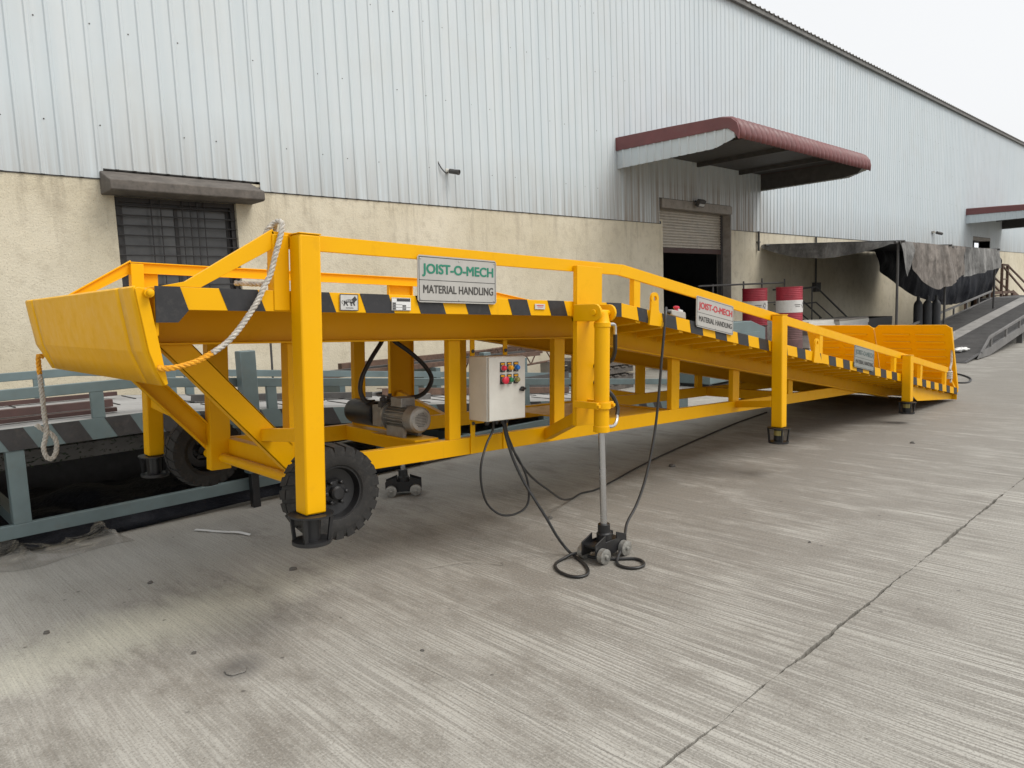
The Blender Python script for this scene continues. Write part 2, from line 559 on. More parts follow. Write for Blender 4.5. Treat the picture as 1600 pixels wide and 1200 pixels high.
def smooth_path(pts, sub=6, closed=False):
    P = [Vector(p) for p in pts]
    n = len(P)
    out = []
    for i in range(n if closed else n - 1):
        if closed:
            p0, p1, p2, p3 = P[i - 1], P[i], P[(i + 1) % n], P[(i + 2) % n]
        else:
            p0, p1, p2, p3 = P[max(0, i - 1)], P[i], P[i + 1], P[min(n - 1, i + 2)]
        for k in range(sub):
            t = k / sub
            out.append(0.5 * ((2 * p1) + (p2 - p0) * t + (2 * p0 - 5 * p1 + 4 * p2 - p3) * t * t + (3 * p1 - p0 - 3 * p2 + p3) * t * t * t))
    if not closed:
        out.append(P[-1])
    return out


def rope_mesh(mb, pts, r, pitch=0.05, strands=3, sub=10):
    """laid rope: strands wound round the path"""
    P = smooth_path(pts, sub)
    # resample evenly
    Q, acc = [P[0]], 0.0
    step = pitch / 7
    for a, b in zip(P, P[1:]):
        seg = (b - a).length
        while acc + seg >= step and seg > 1e-9:
            t = (step - acc) / seg
            a = a + (b - a) * t
            Q.append(a.copy())
            seg = (b - a).length
            acc = 0.0
        acc += seg
    u = Vector((0.3, 1, 0.2))
    frames = []
    for i in range(len(Q)):
        d = (Q[min(i + 1, len(Q) - 1)] - Q[max(i - 1, 0)])
        d = d.normalized() if d.length > 1e-9 else Vector((0, 0, 1))
        u = (u - d * u.dot(d)).normalized()
        frames.append((u.copy(), d.cross(u)))
    for k in range(strands):
        path = []
        for i, q in enumerate(Q):
            a = 2 * math.pi * (i * step / pitch + k / strands)
            path.append(q + (frames[i][0] * math.cos(a) + frames[i][1] * math.sin(a)) * r * 0.5)
        mb.tube(path, r * 0.58, 6)
    return mb


def text_obj(name, txt, mat, parent, x0, x1, z0, z1, y, bold=0.0, slope=0.0):
    """flat lettering in the local XZ plane, facing -Y, fitted to the box x0..x1, z0..z1; slope tilts its baseline"""
    cu = bpy.data.curves.new(name, 'FONT')
    cu.body = txt
    cu.size = 1.0
    cu.resolution_u = 4
    o = bpy.data.objects.new(name, cu)
    COL.objects.link(o)
    dg = bpy.context.evaluated_depsgraph_get()
    me0 = bpy.data.meshes.new_from_object(o.evaluated_get(dg))
    bpy.data.objects.remove(o)
    xs = [v.co.x for v in me0.vertices]
    ys = [v.co.y for v in me0.vertices]
    ax, bx_, ay, by = min(xs), max(xs), min(ys), max(ys)
    base = [((v.co.x - ax) / (bx_ - ax), (v.co.y - ay) / (by - ay)) for v in me0.vertices]
    polys = [tuple(p_.vertices) for p_ in me0.polygons]
    m_ = MB()
    steps = [(0, 0)] if bold == 0 else [(0, 0), (-1, 0), (1, 0), (0, -0.6), (0, 0.6), (-0.7, 0.45), (0.7, -0.45), (-0.7, -0.45), (0.7, 0.45)]
    for k, (sx, sz) in enumerate(steps):
        vs = []
        for u_, w_ in base:
            xx = x0 + bold + (x1 - x0 - 2 * bold) * u_ + sx * bold
            vs.append((xx, y - 0.0008 - 0.00012 * k, z0 + (z1 - z0) * w_ + slope * (xx - x0) + sz * bold))
        m_.add(vs, polys)
    me = m_.mesh(name, MAT[mat], 35, False)
    return link(name, me, parent)

# ------------------------------------------------------------------ placing helpers
OFF = {}
_build = MB.build


def _build_off(s, name, mat, parent=None, **kw):
    off = OFF.get(parent.name) if parent is not None else None
    if off is not None:
        s.v = [(a - off[0], b - off[1], c - off[2]) for a, b, c in s.v]
    o = _build(s, name, mat, parent, **kw)
    if off is not None:
        OFF[o.name] = off
    return o


MB.build = _build_off


def thing(name, loc, label, category, group=None, **kw):
    o = empty(name, loc, label=label, category=category, **kw)
    if group:
        o['group'] = group
    OFF[o.name] = Vector(loc)
    return o


def copy_tree(o, parent=None, label=None, loc=None):
    c = o.copy()
    COL.objects.link(c)
    c.parent = parent
    if label:
        c['label'] = label
    if loc is not None:
        c.location = loc
    for ch in list(o.children):
        copy_tree(ch, c)
    return c


# ------------------------------------------------------------------ ground
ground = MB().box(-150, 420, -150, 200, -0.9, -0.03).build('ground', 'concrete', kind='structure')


def slab(corners, jag):
    """one poured slab; jag: which edges are broken joints"""
    pts = []
    n = len(corners)
    for i in range(n):
        a, b = Vector(corners[i]), Vector(corners[(i + 1) % n])
        ln = (b - a).length
        if jag[i]:
            k = max(2, int(ln / 0.035))
            nr = Vector((-(b - a).y, (b - a).x)).normalized()
            for j in range(k):
                p = a + (b - a) * (j / k)
                w = noise.noise((p.x * 2.3, p.y * 2.3, i * 3.7)) * 0.016 + noise.noise((p.x * 9, p.y * 9, i)) * 0.010 + noise.noise((p.x * 37, p.y * 37, 9 + i)) * 0.007
                q = p + nr * (w * min(1, j / 2))
                pts.append((q.x, q.y))
        else:
            pts.append((a.x, a.y))
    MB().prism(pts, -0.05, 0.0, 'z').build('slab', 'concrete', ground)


GJ = 0.006
JY = 1.407
for xa, xb in ((-12, 9.6), (9.6, 21.5), (21.5, 46)):
    slab([(xa + GJ, -9), (xb - GJ, -9), (xb - GJ, JY - GJ), (xa + GJ, JY - GJ)], (0, 0, 1, 0))
for (xa, xb), (xa2, xb2) in (((-12, 1.95), (-12, 1.26)), ((1.95, 14.2), (1.26, 14.0)), ((14.2, 27), (14.0, 27)), ((27, 46), (27, 46))):
    slab([(xa + 0.0008, JY + GJ), (xb - 0.0008, JY + GJ), (xb2 - 0.0008, 10.2), (xa2 + 0.0008, 10.2)], (1, 0, 0, 0))

# ------------------------------------------------------------------ warehouse
YW = 9.8
wh = thing('warehouse', (20, YW, 0), 'long warehouse with pale grey ribbed sheeting above a cream plaster wall', 'building')
WX0, WX1 = -8.0, 64.0
WIN = (2.782, 4.285, 1.86, 3.12)
DOOR = (14.233, 17.252, 3.67)
D2 = (38.75, 41.6, 3.72)
m = MB()
for x0, x1, z0, z1 in ((WX0, WIN[0], 0, 3.4), (WIN[0], WIN[1], 0, WIN[2]), (WIN[0], WIN[1], WIN[3], 3.4), (WIN[1], DOOR[0], 0, 3.4), (DOOR[1], D2[0], 0, 3.4), (D2[1], WX1, 0, 3.4)):
    m.box(x0, x1, YW, YW + 0.38, z0 - 0.2 if z0 == 0 else z0, z1)
m.build('plaster_wall', 'plaster', wh)
m = MB()
m.box(WX0, WX0 + 0.2, YW + 0.38, 30, 0, 9.0)
m.box(WX1 - 0.2, WX1, YW + 0.38, 30, 0, 9.0)
m.box(WX0, WX1, 30, 30.2, 0, 12.0)
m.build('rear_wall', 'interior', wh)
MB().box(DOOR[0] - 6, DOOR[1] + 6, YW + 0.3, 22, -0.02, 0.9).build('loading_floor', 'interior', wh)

# ribbed sheets
PITCH_ = 0.1967
PH = 1.693
SHEETS = {}


def sheet_mesh(npitch, z0, z1):
    key = (npitch, round(z0, 3), round(z1, 3))
    if key not in SHEETS:
        prof = []
        for k in range(npitch):
            b = k * PITCH_
            prof += [(b, 0.0), (b + 0.138, 0.0), (b + 0.153, -0.0145), (b + 0.178, -0.0145), (b + 0.194, 0.0)]
        prof.append((npitch * PITCH_ + 0.01, -0.001))
        vs, fs = [], []
        zs = (z0, z1)
        for z in zs:
            vs += [(x, y, z) for x, y in prof]
        n = len(prof)
        for i in range(n - 1):
            fs.append((i, i + 1, i + 1 + n, i + n))
        mm = MB().add(vs, fs)
        SHEETS[key] = mm.mesh('cladding_sheet', MAT['cladding'], 20, False)
    return SHEETS[key]


def clad(k0, k1, z0, z1):
    k = k0
    while k < k1:
        n = min(5, k1 - k)
        o = link('cladding_sheet', sheet_mesh(n, z0, z1), wh)
        o.location = (PH + k * PITCH_ - 20, -0.012 - random.random() * 0.004, 0)
        k += n


def kx(x):
    return round((x - PH) / PITCH_)


TOPZ = 8.9
segs = [(WX0 + 0.2, 2.66, 3.31), (2.66, 4.55, 3.43), (4.55, 14.15, 3.31), (14.15, 17.30, 3.885), (17.30, 38.7, 3.29), (38.7, 41.7, 3.86), (41.7, WX1 - 0.2, 3.29)]
for a, b, z in segs:
    clad(kx(a), kx(b), z, TOPZ)
# screws holding the sheets
m = MB()
x = 1.72
i = 0
while x < 40:
    for z in (3.915, 5.065, 6.22, 7.37, 8.4):
        if random.random() < 0.85 and not (12.5 < x < 18.9 and z < 5):
            xx = x + random.uniform(-0.012, 0.012)
            m.lathe([(0, 0.0085), (0.005, 0.0085), (0.008, 0.005)], (xx, YW - 0.012, z + random.uniform(-0.02, 0.02)), (0, -1, 0), 6)
    x += (0.41, 0.57)[i % 2]
    i += 1
m.build('sheeting_screws', 'darksteel', wh, kind='stuff')
m = MB()
for a, b, z in segs:
    m.box(a - 0.02, b + 0.02, YW - 0.008, YW - 0.002, z - 0.012, z + 0.05)
m.build('sheet_flashing', 'darksteel', wh)

# roof
m = MB()
prof = []
x = WX0 - 0.2
while x < WX1 + 0.2:
    prof += [(x, 0.0), (x + 0.17, 0.0), (x + 0.19, 0.035), (x + 0.23, 0.035)]
    x += 0.25
n = len(prof)
sl = math.tan(R(7))
vs = [(px, YW - 0.16, 8.97 + pz) for px, pz in prof] + [(px, 30.4, 8.97 + 20.76 * sl + pz) for px, pz in prof]
m.add(vs, [(i, i + 1, i + 1 + n, i + n) for i in range(n - 1)])
m.build('roof', 'roofgrey', wh, solid=0.012, recalc=False)
MB().box(WX0 - 0.2, WX1 + 0.2, YW - 0.13, YW - 0.05, 8.86, 8.985).build('eave_trim', 'roofgrey', wh)

# window with grille
w = thing('barred_window', (3.53, YW, 1.86), 'dark sliding window behind black security bars in the cream wall', 'window')
x0, x1, z0, z1 = WIN
m = MB()
for a, b, c, d in ((x0, x0 + 0.06, z0, z1), (x1 - 0.06, x1, z0, z1), (x0 + 0.06, x1 - 0.06, z0, z0 + 0.06), (x0 + 0.06, x1 - 0.06, z1 - 0.06, z1)):
    m.box(a, b, YW + 0.06, YW + 0.14, c, d)
m.build('outer_frame', 'frame', w)
for a, b, yy in ((x0 + 0.06, x0 + 0.76, 0.10), (x0 + 0.72, x1 - 0.06, 0.125)):
    mm = MB()
    for c in ((a, a + 0.045, z0 + 0.06, z1 - 0.06), (b - 0.045, b, z0 + 0.06, z1 - 0.06), (a + 0.045, b - 0.045, z0 + 0.06, z0 + 0.105), (a + 0.045, b - 0.045, z1 - 0.105, z1 - 0.06)):
        mm.box(c[0], c[1], YW + yy, YW + yy + 0.03, c[2], c[3])
    sash = mm.build('sash', 'frame', w)
    MB().box(a + 0.04, b - 0.04, YW + yy + 0.012, YW + yy + 0.018, z0 + 0.1, z1 - 0.1).build('pane', 'glass', sash)
for i in range(10):
    z = z1 - 0.10 - i * 0.122
    MB().cyl((x0 + 0.01, YW + 0.03, z + random.uniform(-0.004, 0.004)), (x1 - 0.01, YW + 0.03, z + random.uniform(-0.004, 0.004)), 0.0085, 6).build('grille_bar', 'frame', w)
for xx in (0.42, 0.535, 0.80, 0.90, 0.99, 1.08):
    MB().cyl((x0 + xx, YW + 0.042, z0 + 0.01), (x0 + xx + 0.004, YW + 0.042, z1 - 0.01), 0.0075, 6).build('grille_bar', 'frame', w)
MB().box(x0 - 0.05, x1 + 0.05, YW - 0.05, YW + 0.1, z0 - 0.05, z0 + 0.004).build('sill', 'greyconc', w, bevel=0.006)
m = MB()
m.prism([(YW + 0.05, 3.12), (YW - 0.36, 3.12), (YW - 0.40, 3.135), (YW - 0.40, 3.25), (YW - 0.34, 3.27), (YW + 0.05, 3.425)], 2.64, 4.52, 'x')
m.build('window_ledge', 'ledge', wh, bevel=0.012)

# loading door
dx0, dx1, dz = DOOR
m = MB()
m.box(dx0 - 0.03, dx1 + 0.05, YW - 0.02, YW + 0.42, dz, 3.875)
m.build('door_lintel', 'greyconc', wh, bevel=0.006)
MB().box(dx1 - 0.02, dx1 + 0.004, YW - 0.01, YW + 0.40, 0.0, dz).build('door_jamb', 'greyconc', wh)
MB().box(dx1 - 0.10, dx1 - 0.02, YW + 0.22, YW + 0.32, 0.0, dz).build('shutter_guide', 'darksteel', wh)
prof = []
z = 2.80
while z < dz:
    prof += [(YW + 0.26, z), (YW + 0.238, z + 0.012), (YW + 0.238, z + 0.045), (YW + 0.26, z + 0.058)]
    z += 0.066
vs = [(dx0, y, zz) for y, zz in prof] + [(dx1 - 0.1, y, zz) for y, zz in prof]
n = len(prof)
sh = MB().add(vs, [(i, i + 1, i + 1 + n, i + n) for i in range(n - 1)]).build('roller_shutter', 'shutter', wh, recalc=False, angle=20)
MB().box(dx0, dx1 - 0.1, YW + 0.23, YW + 0.27, 2.68, 2.80).build('bottom_rail', 'primer', sh, bevel=0.004)
# the far opening; its panes glow in place of daylight behind
m = MB()
m.box(D2[0] - 0.05, D2[1] + 0.05, YW - 0.02, YW + 0.4, D2[2], 3.84)
m.build('door_lintel', 'greyconc', wh)
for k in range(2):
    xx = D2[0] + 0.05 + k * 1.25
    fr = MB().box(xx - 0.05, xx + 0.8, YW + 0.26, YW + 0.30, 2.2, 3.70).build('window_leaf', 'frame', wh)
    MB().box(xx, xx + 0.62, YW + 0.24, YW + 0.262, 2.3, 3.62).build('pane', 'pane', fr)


def canopy(x0, x1):
    prof = [(YW - 0.01, 4.975), (8.5, 4.94), (7.35, 4.895), (7.18, 4.865), (7.06, 4.80), (6.99, 4.70), (6.965, 4.59), (6.975, 4.48)]
    nx = int(round((x1 - x0) / 0.2)) * 6
    vs = []
    for i in range(nx + 1):
        ph = (i % 6)
        h = (0.0, 0.030, 0.050, 0.056, 0.050, 0.030)[ph]
        xx = x0 + (x1 - x0) * i / nx
        for j, (y, z) in enumerate(prof):
            a = prof[max(0, j - 1)]
            b = prof[min(len(prof) - 1, j + 1)]
            d = Vector((b[0] - a[0], b[1] - a[1])).normalized()
            nn = Vector((d.y, -d.x))
            vs.append((xx, y + nn.x * h, z + nn.y * h))
    k = len(prof)
    fs = [(i * k + j, i * k + j + 1, (i + 1) * k + j + 1, (i + 1) * k + j) for i in range(nx) for j in range(k - 1)]
    roof_ = MB().add(vs, fs).build('canopy_roof', 'maroon', wh, recalc=False, solid=0.006, angle=50)
    for side, xx in ((-1, x0), (1, x1)):
        tr = MB()
        a, b = (xx - 0.038, xx + 0.012) if side < 0 else (xx - 0.012, xx + 0.038)
        tr.prism([(YW - 0.012, 5.0), (8.5, 4.97), (7.35, 4.925), (7.12, 4.87), (7.0, 4.77), (6.955, 4.62), (6.97, 4.47), (7.06, 4.60), (7.2, 4.70), (YW - 0.012, 4.735)], a, b, 'x')
        tr.build('verge_trim', 'maroon', roof_, bevel=0.004)
        # ribbed skirt below the trim
        skp = []
        y = YW - 0.02
        while y > 7.14:
            skp += [(y, 0.0), (y - 0.13, 0.0), (y - 0.145, 0.022), (y - 0.18, 0.022), (y - 0.192, 0.0)]
            y -= 0.1955
        vs2 = []
        for y, d in skp:
            vs2.append((xx + side * (d + 0.002), y, 4.78))
        for y, d in skp:
            t = (YW - y) / 2.7
            lo = 4.365 + max(0, (t - 0.86)) * 0.75 + 0.02 * t
            vs2.append((xx + side * (d + 0.002), y, lo))
        q = len(skp)
        MB().add(vs2, [(i, i + 1, i + 1 + q, i + q) for i in range(q - 1)]).build('canopy_skirt', 'cladding', wh, recalc=False, angle=20)
        MB().prism([(YW - 0.02, 4.39), (7.6, 4.405), (7.25, 4.46), (7.1, 4.62), (7.1, 4.79), (YW - 0.02, 4.79)], xx - side * 0.012, xx - side * 0.022, 'x').build('added_dark_backing', 'darksteel', wh)  # dark sheet added so the skirt's inner face does not come out bright
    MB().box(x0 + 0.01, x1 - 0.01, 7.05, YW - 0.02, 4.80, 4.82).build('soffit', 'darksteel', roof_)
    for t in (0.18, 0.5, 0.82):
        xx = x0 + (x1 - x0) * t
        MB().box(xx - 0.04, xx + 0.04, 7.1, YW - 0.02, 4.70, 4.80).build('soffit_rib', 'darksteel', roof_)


canopy(12.59, 18.79)
canopy(37.5, 43.7)

# things fixed on the wall
t = thing('security_camera', (7.96, YW, 3.88), 'small security camera on the grey sheeting with a curling cable', 'camera')
MB().box(7.93, 7.99, YW - 0.035, YW - 0.012, 3.85, 3.93).build('bracket', 'boxgrey', t, bevel=0.004)
MB().beam((7.96, YW - 0.03, 3.89), (7.99, YW - 0.12, 3.86), 0.025, 0.025).build('arm', 'boxgrey', t)
MB().lathe([(-0.09, 0.034), (-0.085, 0.04), (0.05, 0.04), (0.06, 0.044), (0.10, 0.044), (0.10, 0.035), (0.085, 0.033)], (8.0, YW - 0.16, 3.862), (0.35, -0.9, -0.22), 16).build('housing', 'darksteel', t)
MB().tube(smooth_path([(7.95, YW - 0.05, 3.86), (7.90, YW - 0.06, 3.85), (7.84, YW - 0.05, 3.90), (7.79, YW - 0.04, 3.97), (7.775, YW - 0.02, 4.03)]), 0.011, 6).build('cable', 'hose', t)
t = thing('flood_light', (15.57, YW, 3.85), 'small flood light above the half open roller shutter', 'lamp')
MB().beam((15.57, YW - 0.03, 3.90), (15.57, YW - 0.12, 3.86), 0.05, 0.03).build('arm', 'darksteel', t)
MB().beam((15.44, YW - 0.17, 3.83), (15.70, YW - 0.17, 3.83), 0.10, 0.17, (0, -0.5, 0.85)).build('lamp_housing', 'darksteel', t, bevel=0.01)
MB().beam((15.46, YW - 0.198, 3.78), (15.68, YW - 0.198, 3.78), 0.06, 0.012, (0, -0.75, -0.65)).build('lamp_glass', 'lens', t)
t = thing('small_wall_camera', (33.0, YW, 3.9), 'tiny camera on the grey sheeting left of the far canopy', 'camera')
MB().box(32.9, 33.1, YW - 0.10, YW - 0.02, 3.78, 3.86).build('bracket', 'greyplastic', t)
MB().lathe([(0, 0.06), (0.25, 0.06), (0.27, 0.045)], (33.1, YW - 0.15, 3.80), (0.8, -0.5, -0.2), 10).build('housing', 'darksteel', t)
t = thing('down_pipe', (18.62, YW, 2.9), 'short dark downpipe on the cream wall beside the canopy', 'pipe')
MB().cyl((18.62, YW - 0.05, 2.78), (18.62, YW - 0.05, 3.30), 0.03, 10).build('pipe', 'darksteel', t)
MB().box(18.57, 18.67, YW - 0.08, YW - 0.0, 3.0, 3.03).build('clamp', 'darksteel', t)
t = thing('wall_conduit', (22.2, YW, 3.0), 'dark vertical conduit running down the cream wall behind the tarpaulin', 'pipe')
MB().cyl((22.2, YW - 0.04, 1.9), (22.2, YW - 0.04, 3.28), 0.028, 8).build('pipe', 'darksteel', t)
MB().box(22.02, 22.38, YW - 0.12, YW - 0.005, 1.62, 1.9).build('switch_box', 'darksteel', t)

# ------------------------------------------------------------------ the yellow dock ramp
# local frame: x along the ramp from its front lip, y away from the camera side, z up; deck top at z = 0 on the platform
DP = R(2.9)
RO = Vector((1.003, 3.111, 1.770))
ramp = empty('dock_ramp', RO, (0, DP, 0), label='long yellow mobile dock ramp raised on hydraulic jacks in front of the warehouse', category='loading ramp')
RW = 2.06
KX, SL = 3.02, 1.035 / 7.79


def dz(x):
    return 0.0 if x <= KX else -(x - KX) * SL


def W2(l):
    """ramp local to world"""
    x, y, z = l
    return Vector((RO.x + x * math.cos(DP) + z * math.sin(DP), RO.y + y, RO.z - x * math.sin(DP) + z * math.cos(DP)))


def yy(side, a, b):
    return (a, b) if side == 0 else (RW - b, RW - a)


def rp(m, name, mat='yellow', parent=None, bevel=0.003, **kw):
    return m.build(name, mat, parent or ramp, bevel=bevel, **kw)


# deck
rp(MB().box(0.0, KX, 0.012, RW - 0.012, -0.012, 0.0), 'deck_plate')
dk = rp(MB().prism([(KX + 0.002, 0), (10.82, dz(10.82)), (10.82, dz(10.82) - 0.012), (KX + 0.002, -0.012)], 0.012, RW - 0.012), 'sloping_deck_plate')
mm = MB()
x = KX + 0.15
while x < 10.7:
    mm.prism([(x, dz(x) + 0.0005), (x + 0.02, dz(x + 0.02) + 0.0005), (x + 0.02, dz(x + 0.02) + 0.007), (x, dz(x) + 0.007)], 0.18, RW - 0.18)
    x += 0.13
mm.build('anti_slip_bars', 'yellow', dk, kind='stuff')

for s in (0, 1):
    # edge plates with the black warning stripes
    a, b = yy(s, 0.0, 0.010)
    ep = rp(MB().prism([(0, 0), (KX, 0), (KX, -0.094), (0, -0.094)], a, b), 'edge_plate', bevel=0.002)
    es = rp(MB().prism([(KX, 0), (10.82, dz(10.82)), (10.835, dz(10.82) - 0.094), (KX, -0.094)], a, b), 'edge_plate', bevel=0.002)
    a, b = yy(s, -0.0022, 0.0)
    for xs in ((0.255, 0.424), (0.612, 0.777), (0.945, 1.113), (1.279, 1.447), (1.607, 1.775), (1.945, 2.10), (2.28, 2.43), (2.60, 2.72), (2.856, 3.015)):
        MB().prism([(xs[0], 0), (xs[1], 0), (min(KX, xs[1] + 0.036), -0.094), (xs[0] + 0.036, -0.094)], a, b).build('warning_stripe', 'stripe', ep)
    MB().prism([(-0.004, 0.001), (0.093, 0.001), (0.125, -0.095), (0.082, -0.145), (-0.004, -0.146)], *yy(s, -0.007, 0.0)).build('end_plate', 'stripe', ep)
    sx = [(3.195, 3.31)] + [(3.50 + 0.3635 * k, 3.50 + 0.3635 * k + 0.175) for k in range(6)] + [(5.70 + 0.357 * k, 5.70 + 0.357 * k + 0.172) for k in range(10)] + [(9.292 + 0.3415 * k, 9.292 + 0.3415 * k + 0.157) for k in range(5)]
    for p, q in sx:
        q2, p2 = min(q + 0.024, 10.83), p + 0.024
        MB().prism([(p, dz(p)), (q, dz(q)), (q2, dz(q2) - 0.094), (p2, dz(p2) - 0.094)], a, b).build('warning_stripe', 'stripe', es)

    # main beams, set in under the deck
    mb = MB()
    a, b = yy(s, 0.45, 0.458)
    mb.box(0.04, 3.45, a, b, -0.235, -0.02)
    a, b = yy(s, 0.40, 0.50)
    mb.box(0.04, 3.45, a, b, -0.245, -0.235)
    rp(mb, 'platform_beam', bevel=0.002)
    mb = MB()
    a, b = yy(s, 0.45, 0.458)
    x0, x1 = 3.0, 10.3
    mb.prism([(x0, dz(x0) - 0.09), (x1, dz(x1) - 0.10), (x1, dz(x1) - 0.16), (9.3, dz(9.3) - 0.25), (x0 + 0.1, dz(x0 + 0.1) - 0.25)], a, b)
    a, b = yy(s, 0.40, 0.50)
    mb.prism([(x0 + 0.1, dz(x0 + 0.1) - 0.25), (9.3, dz(9.3) - 0.25), (9.3, dz(9.3) - 0.262), (x0 + 0.1, dz(x0 + 0.1) - 0.262)], a, b)
    mb.prism([(x0 + 0.1, dz(x0 + 0.1) - 0.085), (9.3, dz(9.3) - 0.085), (9.3, dz(9.3) - 0.094), (x0 + 0.1, dz(x0 + 0.1) - 0.094)], a, b)
    rp(mb, 'sloping_beam', bevel=0.002)
    MB().prism([(8.65, dz(8.65) - 0.094), (10.85, dz(10.85) - 0.094), (10.92, -1.205), (9.35, -1.125)], *yy(s, 0.06, 0.07)).build('toe_skirt', 'yellow', ramp)
    # brackets carrying the deck edge
    x = 3.2
    while x < 10.4:
        e = dz(x)
        p1, p2 = (0.012, 0.40) if s == 0 else (RW - 0.012, RW - 0.40)
        MB().add([(x, p1, e - 0.013), (x, p2, e - 0.013), (x, p2, e - 0.150), (x, p1, e - 0.108), (x + 0.05, p1, e - 0.02), (x + 0.05, p2, e - 0.02), (x + 0.05, p2, e - 0.157), (x + 0.05, p1, e - 0.115)],
                 [(0, 1, 2, 3), (7, 6, 5, 4), (0, 4, 5, 1), (1, 5, 6, 2), (2, 6, 7, 3), (3, 7, 4, 0)]).build('deck_bracket', 'yellow', ramp)
        x += 0.27

    # hand rail: channels open to the inside
    def chan(lo0, lo1, hi0, hi1, name):
        """lo0, lo1 = lower edge ends; hi0, hi1 = upper edge ends (x, z)"""
        m_ = MB().prism([lo0, lo1, hi1, hi0], *yy(s, 0.004, 0.010))
        for (p_, q_, k_) in ((lo0, lo1, 1), (hi0, hi1, -1)):
            m_.prism([p_, q_, (q_[0], q_[1] + k_ * 0.007), (p_[0], p_[1] + k_ * 0.007)], *yy(s, 0.010, 0.026))
        return rp(m_, name, bevel=0.0015)
    a, b = yy(s, 0.004, 0.048)
    chan((0.50, 0.19), (2.99, 0.19), (0.50, 0.263), (3.04, 0.263), 'hand_rail')
    chan((2.992, 0.19), (10.385, -0.80), (3.042, 0.263), (10.385, -0.724), 'hand_rail')
    sr = MB().prism([(0.02, 0.001), (0.12, 0.024), (0.505, 0.272), (0.53, 0.20), (0.483, 0.174), (0.181, 0.001)], *yy(s, 0.004, 0.010))
    sr.prism([(0.12, 0.024), (0.505, 0.272), (0.509, 0.265), (0.124, 0.017)], *yy(s, 0.010, 0.026))
    sr.prism([(0.181, 0.001), (0.483, 0.174), (0.480, 0.181), (0.178, 0.008)], *yy(s, 0.010, 0.026))
    rp(sr, 'sloped_rail', bevel=0.0015)
    rp(MB().box(0.499, 0.575, *yy(s, -0.006, 0.055), -0.09, 0.250), 'rail_post')
    for xp in (3.17, 6.215, 8.30, 9.25, 10.27):
        rp(MB().prism([(xp, dz(xp)), (xp + 0.075, dz(xp + 0.075)), (xp + 0.075, 0.20 + dz(xp + 0.075)), (xp, 0.20 + dz(xp))], *yy(s, 0.008, 0.05)), 'rail_post')
    rp(MB().prism([(10.36, -0.80), (10.40, -0.80), (10.90, -1.10), (10.84, -1.11)], a, b), 'rail_brace')

    # support legs with adjustable feet
    for (xa, xb, zt, zb, lean) in ((0.577, 0.682, 0.250, -1.025, 0.0), (5.184, 5.286, -0.058, -1.067, 0.03), (8.518, 8.622, -0.508, -1.072, 0.03)):
        a, b = yy(s, -0.105, -0.003)
        vs = [(xa + lean, a, zb), (xb + lean, a, zb), (xb + lean, b, zb), (xa + lean, b, zb), (xa - lean * 0.2, a, zt), (xb - lean * 0.2, a, zt), (xb - lean * 0.2, b, zt), (xa - lean * 0.2, b, zt)]
        lg = MB().add(vs, [(0, 3, 2, 1), (4, 5, 6, 7), (0, 1, 5, 4), (1, 2, 6, 5), (2, 3, 7, 6), (3, 0, 4, 7)])
        leg = rp(lg, 'support_leg', bevel=0.009)
        xc, yc = (xa + xb) / 2 + lean, (a + b) / 2
        MB().box(xa - lean * 0.2 - 0.002, xb - lean * 0.2 + 0.002, a - 0.002, b + 0.002, zt, zt + 0.006).build('cap', 'yellow', leg, bevel=0.002)
        ft = MB()
        ft.lathe([(0, 0.041), (0.135, 0.041)], (xc, yc, zb - 0.135), (0, 0, 1), 16)
        ft.lathe([(0, 0.084), (0.004, 0.090), (0.020, 0.090)], (xc, yc, zb - 0.147), (0, 0, 1), 28)
        # upper ring
        vs, fs = [], []
        NN = 28
        for k in range(NN):
            t_ = 2 * math.pi * k / NN
            for rr, z_ in ((0.103, zb - 0.012), (0.103, zb - 0.003), (0.052, zb - 0.003), (0.052, zb - 0.012)):
                vs.append((xc + rr * math.cos(t_), yc + rr * math.sin(t_), z_))
        for k in range(NN):
            l_ = (k + 1) % NN
            for j in range(4):
                fs.append((k * 4 + j, l_ * 4 + j, l_ * 4 + (j + 1) % 4, k * 4 + (j + 1) % 4))
        ft.add(vs, fs)
        for k in range(4):
            t_ = 2 * math.pi * (k + 0.5) / 4
            ft.beam((xc + 0.095 * math.cos(t_), yc + 0.095 * math.sin(t_), zb - 0.01), (xc + 0.080 * math.cos(t_), yc + 0.080 * math.sin(t_), zb - 0.138), 0.016, 0.012, (0, 1, 0))
        ft.build('foot_pad', 'black', leg)
        MB().lathe([(0, 0.043), (0.045, 0.043)], (xc, yc, zb - 0.075), (0, 0, 1), 12).build('screw_collar', 'btn_brass' if lean else 'black', leg)

    # chassis
    a, b = yy(s, 0.45, 0.50)
    rp(MB().prism([(0.80, -0.985), (8.47, -0.985), (7.65, -0.876), (0.80, -0.876)], a, b), 'chassis_rail')
    for (pa, pb) in ((1.862, 1.955), (2.83, 2.94), (4.31, 4.43), (5.34, 5.46), (6.5, 6.6)):
        top = -0.246 if pa < 3 else dz((pa + pb) / 2) - 0.262
        rp(MB().prism([(pa, -0.876), (pb, -0.876), (pb, top if pa < 3 else dz(pb) - 0.2615), (pa, top if pa < 3 else dz(pa) - 0.2615)], *yy(s, 0.451, 0.50)), 'upright')
    # front post, brace and wheel
    rp(MB().box(0.785, 0.915, *yy(s, 0.452, 0.53), -1.075, -0.246), 'wheel_post')
    br = MB()
    p0, p1, p2, p3 = (0.14, -0.246), (0.30, -0.246), (0.80, -0.785), (0.757, -0.915)
    a, b = yy(s, 0.444, 0.452)
    br.prism([p0, p1, p2, (0.80, -0.965), p3], a, b)
    a, b = yy(s, 0.444, 0.50)
    d_ = Vector((0.617, -0.669)).normalized()
